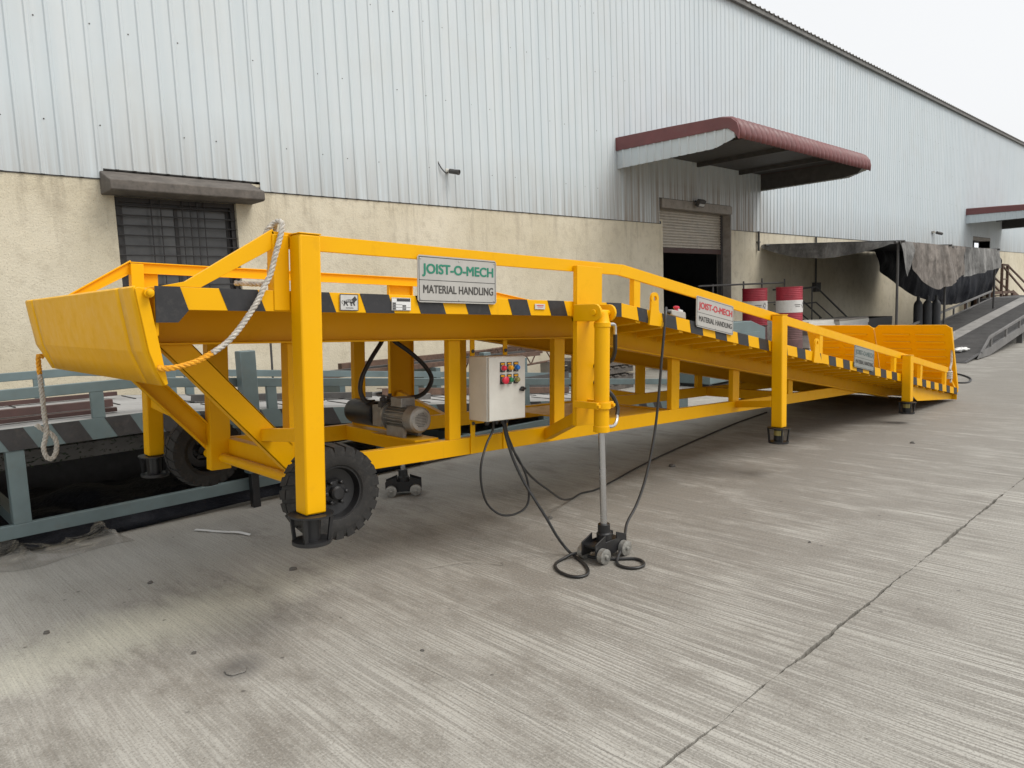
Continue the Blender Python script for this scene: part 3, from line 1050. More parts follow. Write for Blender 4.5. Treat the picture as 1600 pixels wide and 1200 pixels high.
    n_ = Vector((-d_.y, d_.x)) * 0.008
    br.prism([p0, p3, (p3[0] + n_.x, p3[1] + n_.y), (p0[0] + n_.x, p0[1] + n_.y)], a, b)
    br.prism([p1, p2, (p2[0] - n_.x, p2[1] - n_.y), (p1[0] - n_.x, p1[1] - n_.y)], a, b)
    rp(br, 'diagonal_brace', bevel=0.002)
    # outriggers from chassis to legs and jack column
    def oy(y):
        return y if s == 0 else RW - y
    rp(MB().beam((0.63, oy(0.0), -0.667), (0.655, oy(0.45), -0.715), 0.06, 0.062), 'outrigger')
    rp(MB().beam((2.76, oy(0.455), -0.93), (2.60, oy(-0.01), -0.74), 0.06, 0.075), 'outrigger')
    rp(MB().beam((5.43, oy(0.455), -0.91), (5.235, oy(-0.01), -0.855), 0.06, 0.062), 'outrigger')

    # wheel
    wc = (0.848, oy(0.150), -0.990) if s == 0 else (0.880, oy(0.165), -1.0)
    wh_ = empty('wheel', wc, parent=ramp)
    ax = (0, -1 if s == 0 else 1, 0)      # outward
    hw, RT = 0.085, 0.246
    prof = [(-hw * 0.8, 0.135), (-hw, 0.16), (-hw, 0.205), (-hw * 0.88, 0.228), (-hw * 0.6, 0.234), (hw * 0.6, 0.234), (hw * 0.88, 0.228), (hw, 0.205), (hw, 0.16), (hw * 0.92, 0.142), (hw * 0.8, 0.135)]
    ty = MB().lathe(prof, (0, 0, 0), ax, 48, False)
    NB = 22
    for k in range(NB):
        for half in (-1, 1):
            t0 = 2 * math.pi * (k + (0.5 if half > 0 else 0)) / NB
            dt = 2 * math.pi / NB * 0.34
            vs = []
            for (yy0, skew) in ((half * 0.006, 0.07 * half), (half * hw * 1.01, 0.0)):
                for ang in (-dt, dt):
                    for rr in (0.226 if abs(yy0) < 0.03 else 0.19, RT if abs(yy0) < 0.03 else RT - 0.012):
                        an = t0 + ang + skew
                        vs.append((math.cos(an) * rr, ax[1] * yy0, math.sin(an) * rr))
            ty.add(vs, [(0, 1, 3, 2), (4, 6, 7, 5), (0, 4, 5, 1), (2, 3, 7, 6), (1, 5, 7, 3), (0, 2, 6, 4)])
    ty.build('tyre', 'rubber', wh_, angle=30)
    rim = MB().lathe([(-0.06, 0.136), (hw * 0.86, 0.138), (hw * 0.9, 0.147), (hw * 0.82, 0.149), (hw * 0.80, 0.128), (0.03, 0.118), (0.022, 0.07), (0.045, 0.058), (0.05, 0.0005)], (0, 0, 0), ax, 32, False)
    rim_o = rim.build('rim', 'black', wh_, angle=30)
    hb = MB().lathe([(0.0, 0.036), (0.075, 0.036), (0.085, 0.028), (0.085, 0.0005)], (0, 0, 0), ax, 16, False)
    hb.build('hub', 'black', wh_)
    for k in range(6):
        t_ = 2 * math.pi * k / 6
        MB().lathe([(0.03, 0.011), (0.066, 0.011), (0.07, 0.006)], (math.cos(t_) * 0.056, 0, math.sin(t_) * 0.056), ax, 6).build('wheel_nut', 'black', wh_)

    # jack column, clevis and hydraulic cylinder
    a, b = yy(s, -0.036, -0.004)
    colm = MB().box(2.517, 2.765, *yy(s, -0.036, -0.026), -0.80, 0.226)
    colm.box(2.517, 2.527, *yy(s, -0.026, 0.0), -0.80, 0.226)
    colm.box(2.755, 2.765, *yy(s, -0.026, 0.0), -0.80, 0.226)
    rp(colm, 'jack_column', bevel=0.002)
    co, cx0 = (0.205, 2.562) if s == 0 else (0.092, 2.665)
    cy = oy(-co)
    for xl in (cx0 - 0.080, cx0 + 0.060):
        pts = [(oy(-0.036), -0.128), (oy(-0.036), -0.022)]
        for k in range(9):
            t_ = math.pi / 2 - math.pi * k / 8
            pts.append((oy(-co - 0.053 * math.cos(t_)), -0.075 + 0.053 * math.sin(t_)))
        rp(MB().prism(pts, xl, xl + 0.018, 'x'), 'clevis_plate', bevel=0.003)
    pn = rp(MB().cyl((cx0 - 0.092, cy, -0.075), (cx0 + 0.090, cy, -0.075), 0.019, 16), 'clevis_pin')
    cyl = MB().lathe([(0.0, 0.040), (0.004, 0.0515), (0.040, 0.0515), (0.042, 0.0485), (0.66, 0.0485), (0.665, 0.053), (0.69, 0.053), (0.70, 0.045), (0.745, 0.038), (0.755, 0.034)], (cx0, cy, -0.828), (0, 0, 1), 32)
    cy_o = rp(cyl, 'hydraulic_cylinder', bevel=0)
    top = W2((cx0, cy, -0.80))
    rod = MB().cyl((cx0, cy, -0.80), (cx0 + math.tan(DP) * 0.76, cy, -1.56), 0.0215, 24)
    rod.build('piston_rod', 'chrome', ramp)
    cl = MB()
    cl.lathe([(0, 0.0495), (0, 0.0585), (0.042, 0.0585), (0.042, 0.0495)], (cx0, cy, -0.677), (0, 0, 1), 28, False)
    for xx in (cx0 - 0.084, cx0 + 0.060):
        cl.box(xx, xx + 0.024, *yy(s, -co - 0.03, -0.036), -0.675, -0.634)
    rp(cl, 'cylinder_clamp', bevel=0.002)
    for xx in (cx0 - 0.072, cx0 + 0.072):
        MB().cyl((xx, oy(-co - 0.045), -0.655), (xx, oy(-co - 0.031), -0.655), 0.012, 6).build('clamp_bolt', 'yellow', ramp)
    # hoses on the cylinder
    if s == 0:
     MB().tube(smooth_path([(2.612, cy, -0.150), (2.655, cy, -0.146), (2.682, cy, -0.150), (2.692, cy, -0.175), (2.692, cy, -0.215)], 5), 0.0105, 8).build('hose_fitting', 'steel', ramp)
    if s == 0:
     MB().tube(smooth_path([(2.612, cy, -0.792), (2.66, cy, -0.80), (2.715, oy(-0.19), -0.795), (2.755, oy(-0.175), -0.770), (2.770, oy(-0.165), -0.735)], 5), 0.0105, 8).build('hose_fitting', 'steel', ramp)
    if s == 0:
     MB().tube(smooth_path([(2.692, cy, -0.21), (2.698, oy(-0.20), -0.26), (2.705, oy(-0.19), -0.33), (2.70, oy(-0.15), -0.39), (2.69, oy(0.02), -0.43)], 6), 0.014, 8).build('hydraulic_hose', 'hose', ramp)
    if s == 0:
     MB().tube(smooth_path([(2.770, oy(-0.165), -0.74), (2.788, oy(-0.155), -0.70), (2.78, oy(-0.14), -0.645), (2.745, oy(-0.12), -0.59), (2.70, oy(-0.06), -0.54), (2.67, oy(0.1), -0.47)], 6), 0.014, 8).build('hydraulic_hose', 'hose', ramp)

    # roller foot of the jack, standing on the ground (upright in the world, so undo the tilt)
    wf = W2((cx0 + math.tan(DP) * 0.76, cy, -1.56))
    loc = Matrix.Rotation(-DP, 4, 'Y') @ (Vector((wf.x, wf.y, 0.0)) - RO)
    fo = empty('jack_foot', loc, (0, 0, 0), parent=ramp)
    fo.rotation_euler = (Matrix.Rotation(-DP, 3, 'Y') @ Matrix.Rotation(0.0 if s == 0 else R(-38), 3, 'Z')).to_euler()
    fo.scale = (1.12, 1.05, 1.1)
    pl = MB()
    sg = -1 if s == 0 else 1
    pl.box(-0.125, 0.125, -0.055, 0.055, 0.085, 0.097)
    pl.lathe([(0, 0.046), (0.055, 0.046), (0.06, 0.038), (0.11, 0.036)], (0, 0, 0.09), (0, 0, 1), 20)
    for q in (-1, 1):
        pl.prism([(-0.14, 0.035), (-0.05, 0.035), (-0.05, 0.15), (-0.14, 0.115)], q * 0.052 - 0.004, q * 0.052 + 0.004, 'y')
        pl.prism([(0.05, 0.035), (0.14, 0.035), (0.14, 0.115), (0.05, 0.15)], q * 0.052 - 0.004, q * 0.052 + 0.004, 'y')
        pl.prism([(-0.05, 0.03), (0.05, 0.03), (0.05, 0.11), (-0.05, 0.11)], q * 0.052 - 0.004, q * 0.052 + 0.004, 'y')
    pl.build('foot_bracket', 'black', fo, bevel=0.002)
    for qx in (-0.095, 0.095):
        for q in (-1, 1):
            ro = MB().lathe([(0, 0.030), (0.003, 0.044), (0.036, 0.044), (0.039, 0.034), (0.039, 0.012), (0.050, 0.012), (0.052, 0.006)], (qx, q * 0.058, 0.0455), (0, q, 0), 22)
            ro.build('roller', 'zinc', fo, angle=30)

# cross members
for x0, x1, z0, z1 in ((1.78, 1.862, -0.985, -0.880), (0.90, 0.96, -0.984, -0.880), (4.33, 4.41, -0.985, -0.88), (6.7, 6.78, -0.985, -0.88)):
    rp(MB().box(x0, x1, 0.50, RW - 0.50, z0, z1), 'cross_member')
rp(MB().box(3.35, 4.33, 0.50, RW - 0.50, -0.90, -0.888), 'chassis_tray')
for x in (0.06, 0.9, 1.8, 2.6, 3.3):
    rp(MB().box(x, x + 0.05, 0.458, RW - 0.458, -0.16, -0.02), 'deck_joist')
for k in range(10):
    x = 3.9 + k * 0.68
    rp(MB().prism([(x, dz(x) - 0.013), (x + 0.05, dz(x + 0.05) - 0.013), (x + 0.05, dz(x) - 0.12), (x, dz(x) - 0.12)], 0.458, RW - 0.458), 'deck_joist', bevel=0)
rp(MB().box(-0.002, 0.012, 0.012, RW - 0.012, -0.20, -0.013), 'front_plate')
rp(MB().box(10.83, 10.84, 0.0, RW, dz(10.82) - 0.17, dz(10.82) - 0.002), 'toe_plate')
MB().cyl((0.862, 0.20, -1.0), (0.862, RW - 0.28, -1.0), 0.030, 18).build('axle', 'yellow', ramp)

# front lip: bent plate in three pieces, hinged under the deck edge
lip_prof = [(-0.070, -0.004), (-0.0762, -0.010), (-0.0668, -0.065), (-0.0505, -0.160), (-0.033, -0.262), (-0.0095, -0.320), (0.024, -0.402)]


def lip(y0, y1, dy0, dy1):
    ny = max(2, int((y1 - y0) / 0.06))
    npf = len(lip_prof)
    vs = []
    for j in range(ny + 1):
        y = y0 + (y1 - y0) * j / ny
        for i, (px, pz) in enumerate(lip_prof):
            w_ = i / (npf - 1)
            yk = y
            if i >= npf - 2:
                f_ = (i - (npf - 3)) / 2
                yk = min(max(y, y0 + dy0 * f_), y1 - dy1 * f_)
            bul = 0.004 * noise.noise((y * 1.3, pz * 4, 4.2)) * w_
            vs.append((px + bul, yk, pz))
    fs = [(j * npf + i, j * npf + i + 1, (j + 1) * npf + i + 1, (j + 1) * npf + i) for j in range(ny) for i in range(npf - 1)]
    return MB().add(vs, fs).build('lip_panel', 'yellow', ramp, solid=0.010, recalc=False, angle=6)


lip(0.012, 0.204, 0.0, 0.0)
lip(0.2065, 1.8445, 0.0, 0.0)
lip(1.847, RW - 0.012, 0.0, 0.11)
rp(MB().prism([(-0.062, -0.006), (-0.032, -0.012), (0.002, -0.20), (0.036, -0.396), (0.024, -0.402), (-0.012, -0.325), (-0.033, -0.262), (-0.076, -0.012)], 0.0, 0.011), 'lip_flange', bevel=0.002)
rp(MB().prism([(-0.062, -0.006), (-0.032, -0.012), (0.002, -0.20), (-0.02, -0.29), (-0.033, -0.262), (-0.076, -0.012)], RW - 0.011, RW), 'lip_flange', bevel=0.002)
MB().lathe([(0, 0.008), (0.003, 0.0125), (0.022, 0.0125), (0.022, 0.019), (0.09, 0.019), (0.09, 0.017), (RW + 0.02, 0.017)], (-0.030, -0.045, -0.028), (0, 1, 0), 20).build('hinge_tube', 'yellow', ramp)

# toe flaps folded up at the low end
fx0, fz0, fx1, fz1 = 10.885, -1.09, 10.43, -0.135
fd = Vector((fx1 - fx0, 0, fz1 - fz0)).normalized()
fn = Vector((fd.z, 0, -fd.x)) * -1          # towards the platform
FL = math.hypot(fx1 - fx0, fz1 - fz0)
for y0, y1 in ((0.005, 1.022), (1.042, RW - 0.005)):
    c = [Vector((fx0, y, fz0)) for y in (y0, y1)]
    o_ = fn * 0.006
    pts = [(0, y0), (0, y1), (FL - 0.05, y1), (FL, y1 - 0.06), (FL, y0 + 0.06), (FL - 0.05, y0)]
    vs = []
    for sgn in (1, -1):
        vs += [Vector((fx0, y, fz0)) + fd * t_ + o_ * sgn for t_, y in pts]
    n = len(pts)
    flap = rp(MB().add(vs, [tuple(range(n)), tuple(range(2 * n - 1, n - 1, -1))] + [(i, i + n, (i + 1) % n + n, (i + 1) % n) for i in range(n)]), 'toe_flap', bevel=0.002)
    for r_ in range(8):
        t_ = 0.08 + r_ * 0.118
        for q0, q1 in ((0.10, 0.46), (0.54, 0.90)):
            a = Vector((fx0, y0 + (y1 - y0) * q0, fz0)) + fd * t_ + fn * 0.011
            b = Vector((fx0, y0 + (y1 - y0) * q1, fz0)) + fd * t_ + fn * 0.011
            MB().beam(a, b, 0.036, 0.026, fd).build('tread_bar', 'yellow', flap)
    for yv in (y0 + 0.006, y1 - 0.006):
        a = Vector((fx0, yv, fz0)) + fd * 0.02 - fn * 0.03
        b = Vector((fx0, yv, fz0)) + fd * (FL - 0.06) - fn * 0.022
        MB().beam(a, b, 0.010, 0.05, fn).build('flap_stiffener', 'yellow', flap, bevel=0.002)
MB().cyl((10.875, 0.0, -1.085), (10.875, RW, -1.085), 0.018, 14).build('flap_hinge', 'yellow', ramp)

# lifting lugs
for xl in (3.385, 6.10):
    e = dz(xl)
    pts = [(xl - 0.065, e - 0.10), (xl - 0.045, e + 0.075)]
    for k in range(7):
        t_ = math.pi - math.pi * k / 6
        pts.append((xl + 0.042 * math.cos(t_), e + 0.085 + 0.042 * math.sin(t_)))
    pts += [(xl + 0.048, e + 0.01), (xl + 0.125, e - 0.115)]
    # hole: build as ring of quads round the hole plus body
    lgm = MB().prism([pts[0], (xl - 0.046, e + 0.03), (xl - 0.046, e + 0.068), (xl + 0.046, e + 0.068), pts[-2], pts[-1]], -0.0192, -0.0032)
    NN = 14
    vs, fs = [], []
    for k in range(NN):
        t_ = 2 * math.pi * k / NN
        for rr in (0.046, 0.020):
            for yv in (-0.020, -0.0025):
                vs.append((xl + rr * math.cos(t_), yv, e + 0.088 + rr * math.sin(t_)))
    for k in range(NN):
        l_ = (k + 1) % NN
        A, B = k * 4, l_ * 4
        fs += [(A, B, B + 2, A + 2), (A + 1, A + 3, B + 3, B + 1), (A, A + 1, B + 1, B), (A + 2, B + 2, B + 3, A + 3)]
    lgm.add(vs, fs)
    rp(lgm, 'lifting_lug', bevel=0)

# ---- sign boards and name plates
def board(x0, x1, z0, z1, slope, l1, m1, l2, m2, mat='sign'):
    y0, y1 = -0.016, -0.010
    f = lambda x, z: (x, z + slope * (x - x0))
    c = 0.012
    pts = []
    for (px, pz, qx, qz) in ((x0, z0, 1, 1), (x1, z0, -1, 1), (x1, z1, -1, -1), (x0, z1, 1, -1)):
        cc = [(px + qx * c, pz), (px, pz + qz * c)]
        if (qx, qz) in ((1, 1), (-1, -1)):
            cc = cc[::-1]
        pts += [f(*p) for p in cc]
    bd = MB().prism(pts, y0, y1).build('sign_board', mat, ramp)
    e = MB()
    i_, t_ = 0.007, 0.0035
    for (a, b, c_, d) in ((x0 + i_, x1 - i_, z0 + i_, z0 + i_ + t_), (x0 + i_, x1 - i_, z1 - i_ - t_, z1 - i_), (x0 + i_, x0 + i_ + t_, z0 + i_ + t_, z1 - i_ - t_), (x1 - i_ - t_, x1 - i_, z0 + i_ + t_, z1 - i_ - t_), (x0 + i_ + t_, x1 - i_ - t_, z0 + (z1 - z0) * 0.47, z0 + (z1 - z0) * 0.47 + 0.003)):
        e.prism([f(a, c_), f(b, c_), f(b, d), f(a, d)], y0 - 0.0008, y0)
    e.build('printed_border', 'signedge', bd)
    H_ = z1 - z0
    text_obj('lettering', l1, m1, bd, x0 + 0.028, x1 - 0.022, z0 + H_ * 0.555 + slope * 0.028, z0 + H_ * 0.82 + slope * 0.028, y0, 0.0030, slope)
    text_obj('lettering', l2, m2, bd, x0 + 0.034, x1 - 0.024, z0 + H_ * 0.20 + slope * 0.034, z0 + H_ * 0.37 + slope * 0.034, y0, 0.0013, slope)
    for (px, pz) in ((x0 + 0.018, z0 + 0.018), (x1 - 0.018, z0 + 0.018), (x0 + 0.018, z1 - 0.018), (x1 - 0.018, z1 - 0.018), ((x0 + x1) / 2, z0 + 0.016), ((x0 + x1) / 2, z1 - 0.02)):
        q = f(px, pz)
        MB().lathe([(0, 0.0035), (0.0025, 0.0035), (0.003, 0.002)], (q[0], y0, q[1]), (0, -1, 0), 8).build('rivet', 'steel', bd)
    return bd


b1 = board(1.285, 1.838, -0.034, 0.212, 0.0, 'JOIST-O-MECH', 'green', 'MATERIAL HANDLING', 'darkprint')
b1['label'] = 'sign with green lettering on the level rail'
b2 = board(3.935, 4.492, -0.158, 0.080, -0.1345, 'JOIST-O-MECH', 'redprint', 'MATERIAL HANDLING', 'darkprint')
b2['label'] = 'sign with red lettering on the sloping rail'
b3 = board(7.035, 7.59, -0.588, -0.352, -0.1345, 'JOIST-O-MECH', 'greyprint', 'MATERIAL HANDLING', 'darkprint', 'signdull')
b3['label'] = 'sign with grey-green lettering near the low end'

# lion emblem plate
pz = (-0.082, -0.008)
lp = MB().box(0.830, 0.931, -0.008, -0.0025, pz[0], pz[1]).build('name_plate', 'plate', ramp, bevel=0.001)
e = MB()
for a, b, c_, d in ((0.830, 0.931, -0.0848, -0.0815), (0.830, 0.931, -0.0085, -0.0052), (0.830, 0.8333, -0.0815, -0.0085), (0.9277, 0.931, -0.0815, -0.0085)):
    e.box(a, b, -0.0088, -0.008, c_, d)
e.build('printed_border', 'signedge', lp)
lion = [(20, 62), (28, 55), (40, 52), (55, 50), (66, 52), (72, 44), (80, 36), (84, 30), (90, 32), (92, 40), (97, 44), (99, 50), (95, 56), (90, 58), (86, 66), (82, 70), (84, 78), (88, 84), (86, 88), (80, 88), (76, 78), (72, 72), (68, 74), (66, 82), (70, 86), (68, 89), (60, 89), (60, 78), (56, 68), (48, 68), (40, 70), (40, 78), (46, 86), (44, 89), (38, 89), (34, 80), (30, 76), (26, 80), (24, 86), (26, 89), (18, 89), (18, 82), (22, 74), (20, 68)]
e = MB()
e.prism([(0.834 + (px - 2) * 0.00093, -0.012 - (py - 26) * 0.00078) for px, py in lion], -0.0090, -0.0082)
tail = smooth_path([(0.852, -0.0086, -0.040), (0.845, -0.0086, -0.037), (0.8405, -0.0086, -0.042), (0.8415, -0.0086, -0.049), (0.846, -0.0086, -0.052)], 5)
e.tube(tail, 0.0011, 5)
e.build('lion_emblem', 'signedge', lp)
e = MB()
for k in range(4):
    x_ = 0.858 + k * 0.0105
    e.box(x_, x_ + 0.0075, -0.0096, -0.0091, -0.0405, -0.0355)
e.build('emblem_lettering', 'plate', lp)
e = MB()
for k in range(10):
    e.box(0.862 + k * 0.0042, 0.862 + k * 0.0042 + 0.003, -0.0088, -0.0081, -0.0735, -0.0700)
e.build('small_lettering', 'signedge', lp)
# data plate
lp = MB().box(1.128, 1.245, -0.008, -0.0025, -0.080, -0.014).build('data_plate', 'white', ramp, bevel=0.001)
e = MB()
e.box(1.158, 1.241, -0.0088, -0.008, -0.033, -0.019)
for a, b, c_, d in ((1.131, 1.152, -0.076, -0.038), (1.192, 1.215, -0.076, -0.050)):
    for k in range(4):
        zz = c_ + (d - c_) * k / 4
        e.box(a, b, -0.0088, -0.008, zz + 0.0012, zz + (d - c_) / 4 - 0.0012)
for a, b, c_, d in ((1.130, 1.243, -0.0785, -0.077), (1.130, 1.243, -0.0170, -0.0155), (1.153, 1.191, -0.050, -0.0488), (1.153, 1.191, -0.064, -0.0628), (1.216, 1.242, -0.064, -0.0628)):
    e.box(a, b, -0.0088, -0.008, c_, d)
e.build('printed_table', 'signedge', lp)
lp = MB().box(2.165, 2.252, -0.008, -0.0025, -0.056, -0.024).build('small_plate', 'plate', ramp, bevel=0.001)
e = MB()
e.box(2.178, 2.238, -0.0088, -0.008, -0.036, -0.031)
e.box(2.185, 2.232, -0.0088, -0.008, -0.044, -0.041)
e.build('small_lettering', 'redprint', lp)

# ---- control box on two flat bars
for xa in (2.030, 2.318):
    rp(MB().box(xa, xa + 0.036, 0.440, 0.447, -0.982, -0.236), 'mounting_bar', bevel=0)
    for zb in (-0.318, -0.785):
        MB().lathe([(0, 0.012), (0.008, 0.012), (0.010, 0.006)], (xa + 0.018, 0.440, zb), (0, -1, 0), 6).build('bar_bolt', 'darksteel', ramp)
bx0, bx1, bz0, bz1 = 2.012, 2.336, -0.757, -0.348
cb = MB().box(bx0, bx1, 0.262, 0.438, bz0, bz1).build('control_box', 'boxgrey', ramp, bevel=0.006)
MB().box(bx0 + 0.004, bx1 - 0.004, 0.246, 0.2595, bz0 + 0.004, bz1 - 0.004).build('box_door', 'boxgrey', cb, bevel=0.004)
for row, (zc, cols) in enumerate(((-0.421, ('btn_red', 'btn_amber', 'btn_blue')), (-0.498, ('btn_red', 'btn_green', 'btn_brass')))):
    for k, mt in enumerate(cols):
        xc = 2.128 + k * 0.0585
        tagm = MB().prism([(xc - 0.021, zc - 0.026), (xc + 0.021, zc - 0.026), (xc + 0.021, zc + 0.036), (xc - 0.021, zc + 0.036)], 0.2425, 0.2458)
        lg_ = tagm.build('button_plate', 'signedge', cb)
        MB().box(xc - 0.015, xc + 0.015, 0.2415, 0.2424, zc + 0.021, zc + 0.031).build('button_legend', 'btn_amber', cb)
        es_ = row == 1 and k == 0
        rb = 0.024 if es_ else 0.0165
        MB().lathe([(0, 0.019), (0.006, 0.019)], (xc + (0.006 if es_ else 0), 0.242, zc), (0, -1, 0), 18).build('button_ring', 'steel', cb)
        MB().lathe([(0.006, rb * 0.7), (0.016, rb * 0.7), (0.018, rb), (0.028, rb), (0.033, rb * 0.7), (0.035, 0.001)] if es_ else [(0.006, rb), (0.02, rb), (0.027, rb * 0.75), (0.030, 0.001)], (xc + (0.006 if es_ else 0), 0.242, zc), (0, -1, 0), 18, False).build('push_button', mt, cb)
MB().lathe([(0, 0.016), (0.012, 0.016), (0.014, 0.008)], (2.300, 0.245, -0.562), (0, -1, 0), 16).build('door_latch', 'black', cb)
MB().beam((2.276, 0.236, -0.566), (2.326, 0.236, -0.560), 0.016, 0.014, (0, 0, 1)).build('latch_handle', 'black', cb, bevel=0.003)
for xg in (2.07, 2.15, 2.20, 2.24):
    MB().lathe([(0, 0.014), (0.012, 0.016), (0.03, 0.012)], (xg, 0.33, bz0), (0, 0, -1), 10).build('cable_gland', 'black', cb)

# ---- hydraulic power pack on the cross member
PX, PZ = 1.755, -0.752
MB().prism([(1.665, -0.868), (1.85, -0.868), (1.85, -0.879), (1.665, -0.879)], 0.55, 1.05).build('pack_plate', 'yellow', ramp)
mo = MB()
mo.lathe([(0.0, 0.066), (0.25, 0.066)], (PX, 0.66, PZ), (0, 1, 0), 30)
for k in range(22):
    t_ = 2 * math.pi * k / 22
    mo.beam((PX + math.cos(t_) * 0.076, 0.69, PZ + math.sin(t_) * 0.076), (PX + math.cos(t_) * 0.076, 0.90, PZ + math.sin(t_) * 0.076), 0.004, 0.022, (math.cos(t_), 0, math.sin(t_)))
mo.box(PX - 0.075, PX - 0.045, 0.70, 0.88, -0.868, PZ - 0.05)
mo.box(PX + 0.045, PX + 0.075, 0.70, 0.88, -0.868, PZ - 0.05)
mot = mo.build('electric_motor', 'cast', ramp)
MB().lathe([(0.0, 0.052), (0.0, 0.070), (0.012, 0.083), (0.09, 0.086), (0.09, 0.078)], (PX, 0.60, PZ), (0, 1, 0), 32, False).build('fan_cover', 'cast', mot)
fg = MB().lathe([(0.006, 0.0005), (0.006, 0.054), (0.003, 0.057)], (PX, 0.60, PZ), (0, 1, 0), 28, False)
fg.build('fan_guard', 'cast', mot)
fg = MB()
for i in range(-5, 6):
    for j in range(-5, 6):
        if i * i + j * j < 24:
            fg.lathe([(0, 0.0032), (0.001, 0.0032)], (PX + i * 0.0098, 0.6052, PZ + j * 0.0098), (0, -1, 0), 6)
fg.build('guard_holes', 'black', mot, kind='stuff')
MB().box(PX - 0.055, PX + 0.055, 0.74, 0.86, PZ + 0.072, PZ + 0.135).build('terminal_box', 'cast', mot, bevel=0.005)
fl = MB().lathe([(0, 0.095), (0.022, 0.095), (0.022, 0.06), (0.06, 0.055)], (PX, 0.91, PZ), (0, 1, 0), 28)
fl.box(PX - 0.065, PX + 0.065, 0.955, 1.06, PZ - 0.07, PZ + 0.07)
fl.build('pump_block', 'cast', ramp)
va = MB()
for k, (dx_, dy_) in enumerate(((-0.04, 0.97), (0.02, 0.98), (0.05, 1.02))):
    va.lathe([(0, 0.022), (0.05, 0.022), (0.055, 0.012), (0.07, 0.012)], (PX + dx_, dy_, PZ + 0.07), (0, 0, 1), 10)
va.box(PX - 0.08, PX + 0.07, 0.93, 0.97, PZ + 0.06, PZ + 0.10)
va.build('valve_group', 'darksteel', ramp)
MB().lathe([(0, 0.05), (0.01, 0.085), (0.03, 0.088), (0.30, 0.088), (0.325, 0.083), (0.335, 0.05)], (PX, 1.07, PZ), (0, 1, 0), 32).build('oil_tank', 'black', ramp, angle=25)
MB().tube(smooth_path([(1.868, 1.20, -0.20), (1.868, 1.20, -0.255), (1.777, 1.20, -0.378), (1.700, 1.20, -0.506), (1.680, 1.19, -0.60), (1.70, 1.16, -0.665), (1.75, 1.12, -0.672)], 6), 0.016, 8).build('hydraulic_hose', 'hose', ramp)
MB().tube(smooth_path([(1.76, 0.95, -0.21), (1.793, 0.95, -0.251), (1.922, 0.95, -0.331), (2.039, 0.95, -0.422), (2.105, 0.95, -0.514), (2.070, 0.95, -0.593), (1.998, 0.95, -0.637), (1.90, 0.95, -0.645), (1.80, 0.95, -0.655)], 6), 0.016, 8).build('hydraulic_hose', 'hose', ramp)

# ------------------------------------------------------------------ ropes, cables and the hand pendant
rope_pts = [(1.500, 3.160, 1.985), (1.519, 3.150, 2.022), (1.547, 3.132, 2.050), (1.556, 3.090, 2.040), (1.535, 3.078, 1.974), (1.504, 3.076, 1.895), (1.477, 3.076, 1.816), (1.443, 3.076, 1.760), (1.409, 3.076, 1.700), (1.354, 3.076, 1.627), (1.301, 3.076, 1.566), (1.248, 3.076, 1.520), (1.191, 3.076, 1.486), (1.122, 3.078, 1.456), (1.057, 3.082, 1.442), (1.005, 3.091, 1.438), (0.978, 3.104, 1.446)]
rope_mesh(MB(), rope_pts[:13], 0.0125, 0.062).build('lip_rope', 'rope', label='frayed pale rope looped over the near front rail down to the lip', category='rope', group='ropes on the yellow ramp')
lr = bpy.data.objects['lip_rope']
rope_mesh(MB(), rope_pts[12:], 0.0125, 0.062).build('painted_end', 'ropeyellow', lr)
rope_mesh(MB(), [(1.545, 3.135, 2.046), (1.556, 3.165, 2.02), (1.540, 3.172, 1.945), (1.522, 3.172, 1.873), (1.518, 3.174, 1.800), (1.512, 3.182, 1.778), (1.458, 3.195, 1.777), (1.400, 3.205, 1.781), (1.362, 3.211, 1.783)], 0.0115, 0.058).build('loose_tail', 'rope', lr)
rope2 = [(0.957, 5.161, 1.425), (0.955, 5.161, 1.326), (0.956, 5.161, 1.189), (0.956, 5.161, 1.051), (0.959, 5.161, 0.985)]
o = rope_mesh(MB(), rope2[1:] + [(0.944, 5.161, 0.922), (0.933, 5.161, 0.876), (0.941, 5.161, 0.823), (0.966, 5.161, 0.802), (0.993, 5.161, 0.834), (1.003, 5.161, 0.897), (0.987, 5.161, 0.947), (0.958, 5.163, 0.975), (0.930, 5.165, 1.00), (0.907, 5.165, 1.027)], 0.0145, 0.07).build('hanging_rope', 'rope', label='rope with a knotted loop hanging from the far corner of the lip', category='rope', group='ropes on the yellow ramp')
rope_mesh(MB(), [(0.985, 5.155, 1.43), (0.965, 5.158, 1.44)] + rope2[0:2], 0.0145, 0.07).build('painted_end', 'ropeyellow', o)
o = rope_mesh(MB(), [(11.62, 3.141, 1.00), (11.58, 3.141, 0.898), (11.568, 3.141, 0.718), (11.548, 3.135, 0.56), (11.42, 3.112, 0.50), (11.40, 3.098, 0.46), (11.42, 3.096, 0.38), (11.39, 3.097, 0.30)], 0.014, 0.07).build('flap_rope', 'rope', label='thin rope tying the raised toe flap to the low end of the rail', category='rope', group='ropes on the yellow ramp')
mm = MB()
for k in range(4):
    mm.tube([(11.375 + 0.055 * math.cos(a), 3.13 + 0.05 * math.sin(a), 0.455 - 0.028 * k) for a in [2 * math.pi * i / 14 for i in range(14)]], 0.012, 6, True)
mm.build('knot', 'rope', o)


def cable(name, pts, r, label, group='black cables below the control box'):
    return MB().tube(smooth_path(pts, 7), r, 8).build(name, 'hose', label=label, category='cable', group=group)


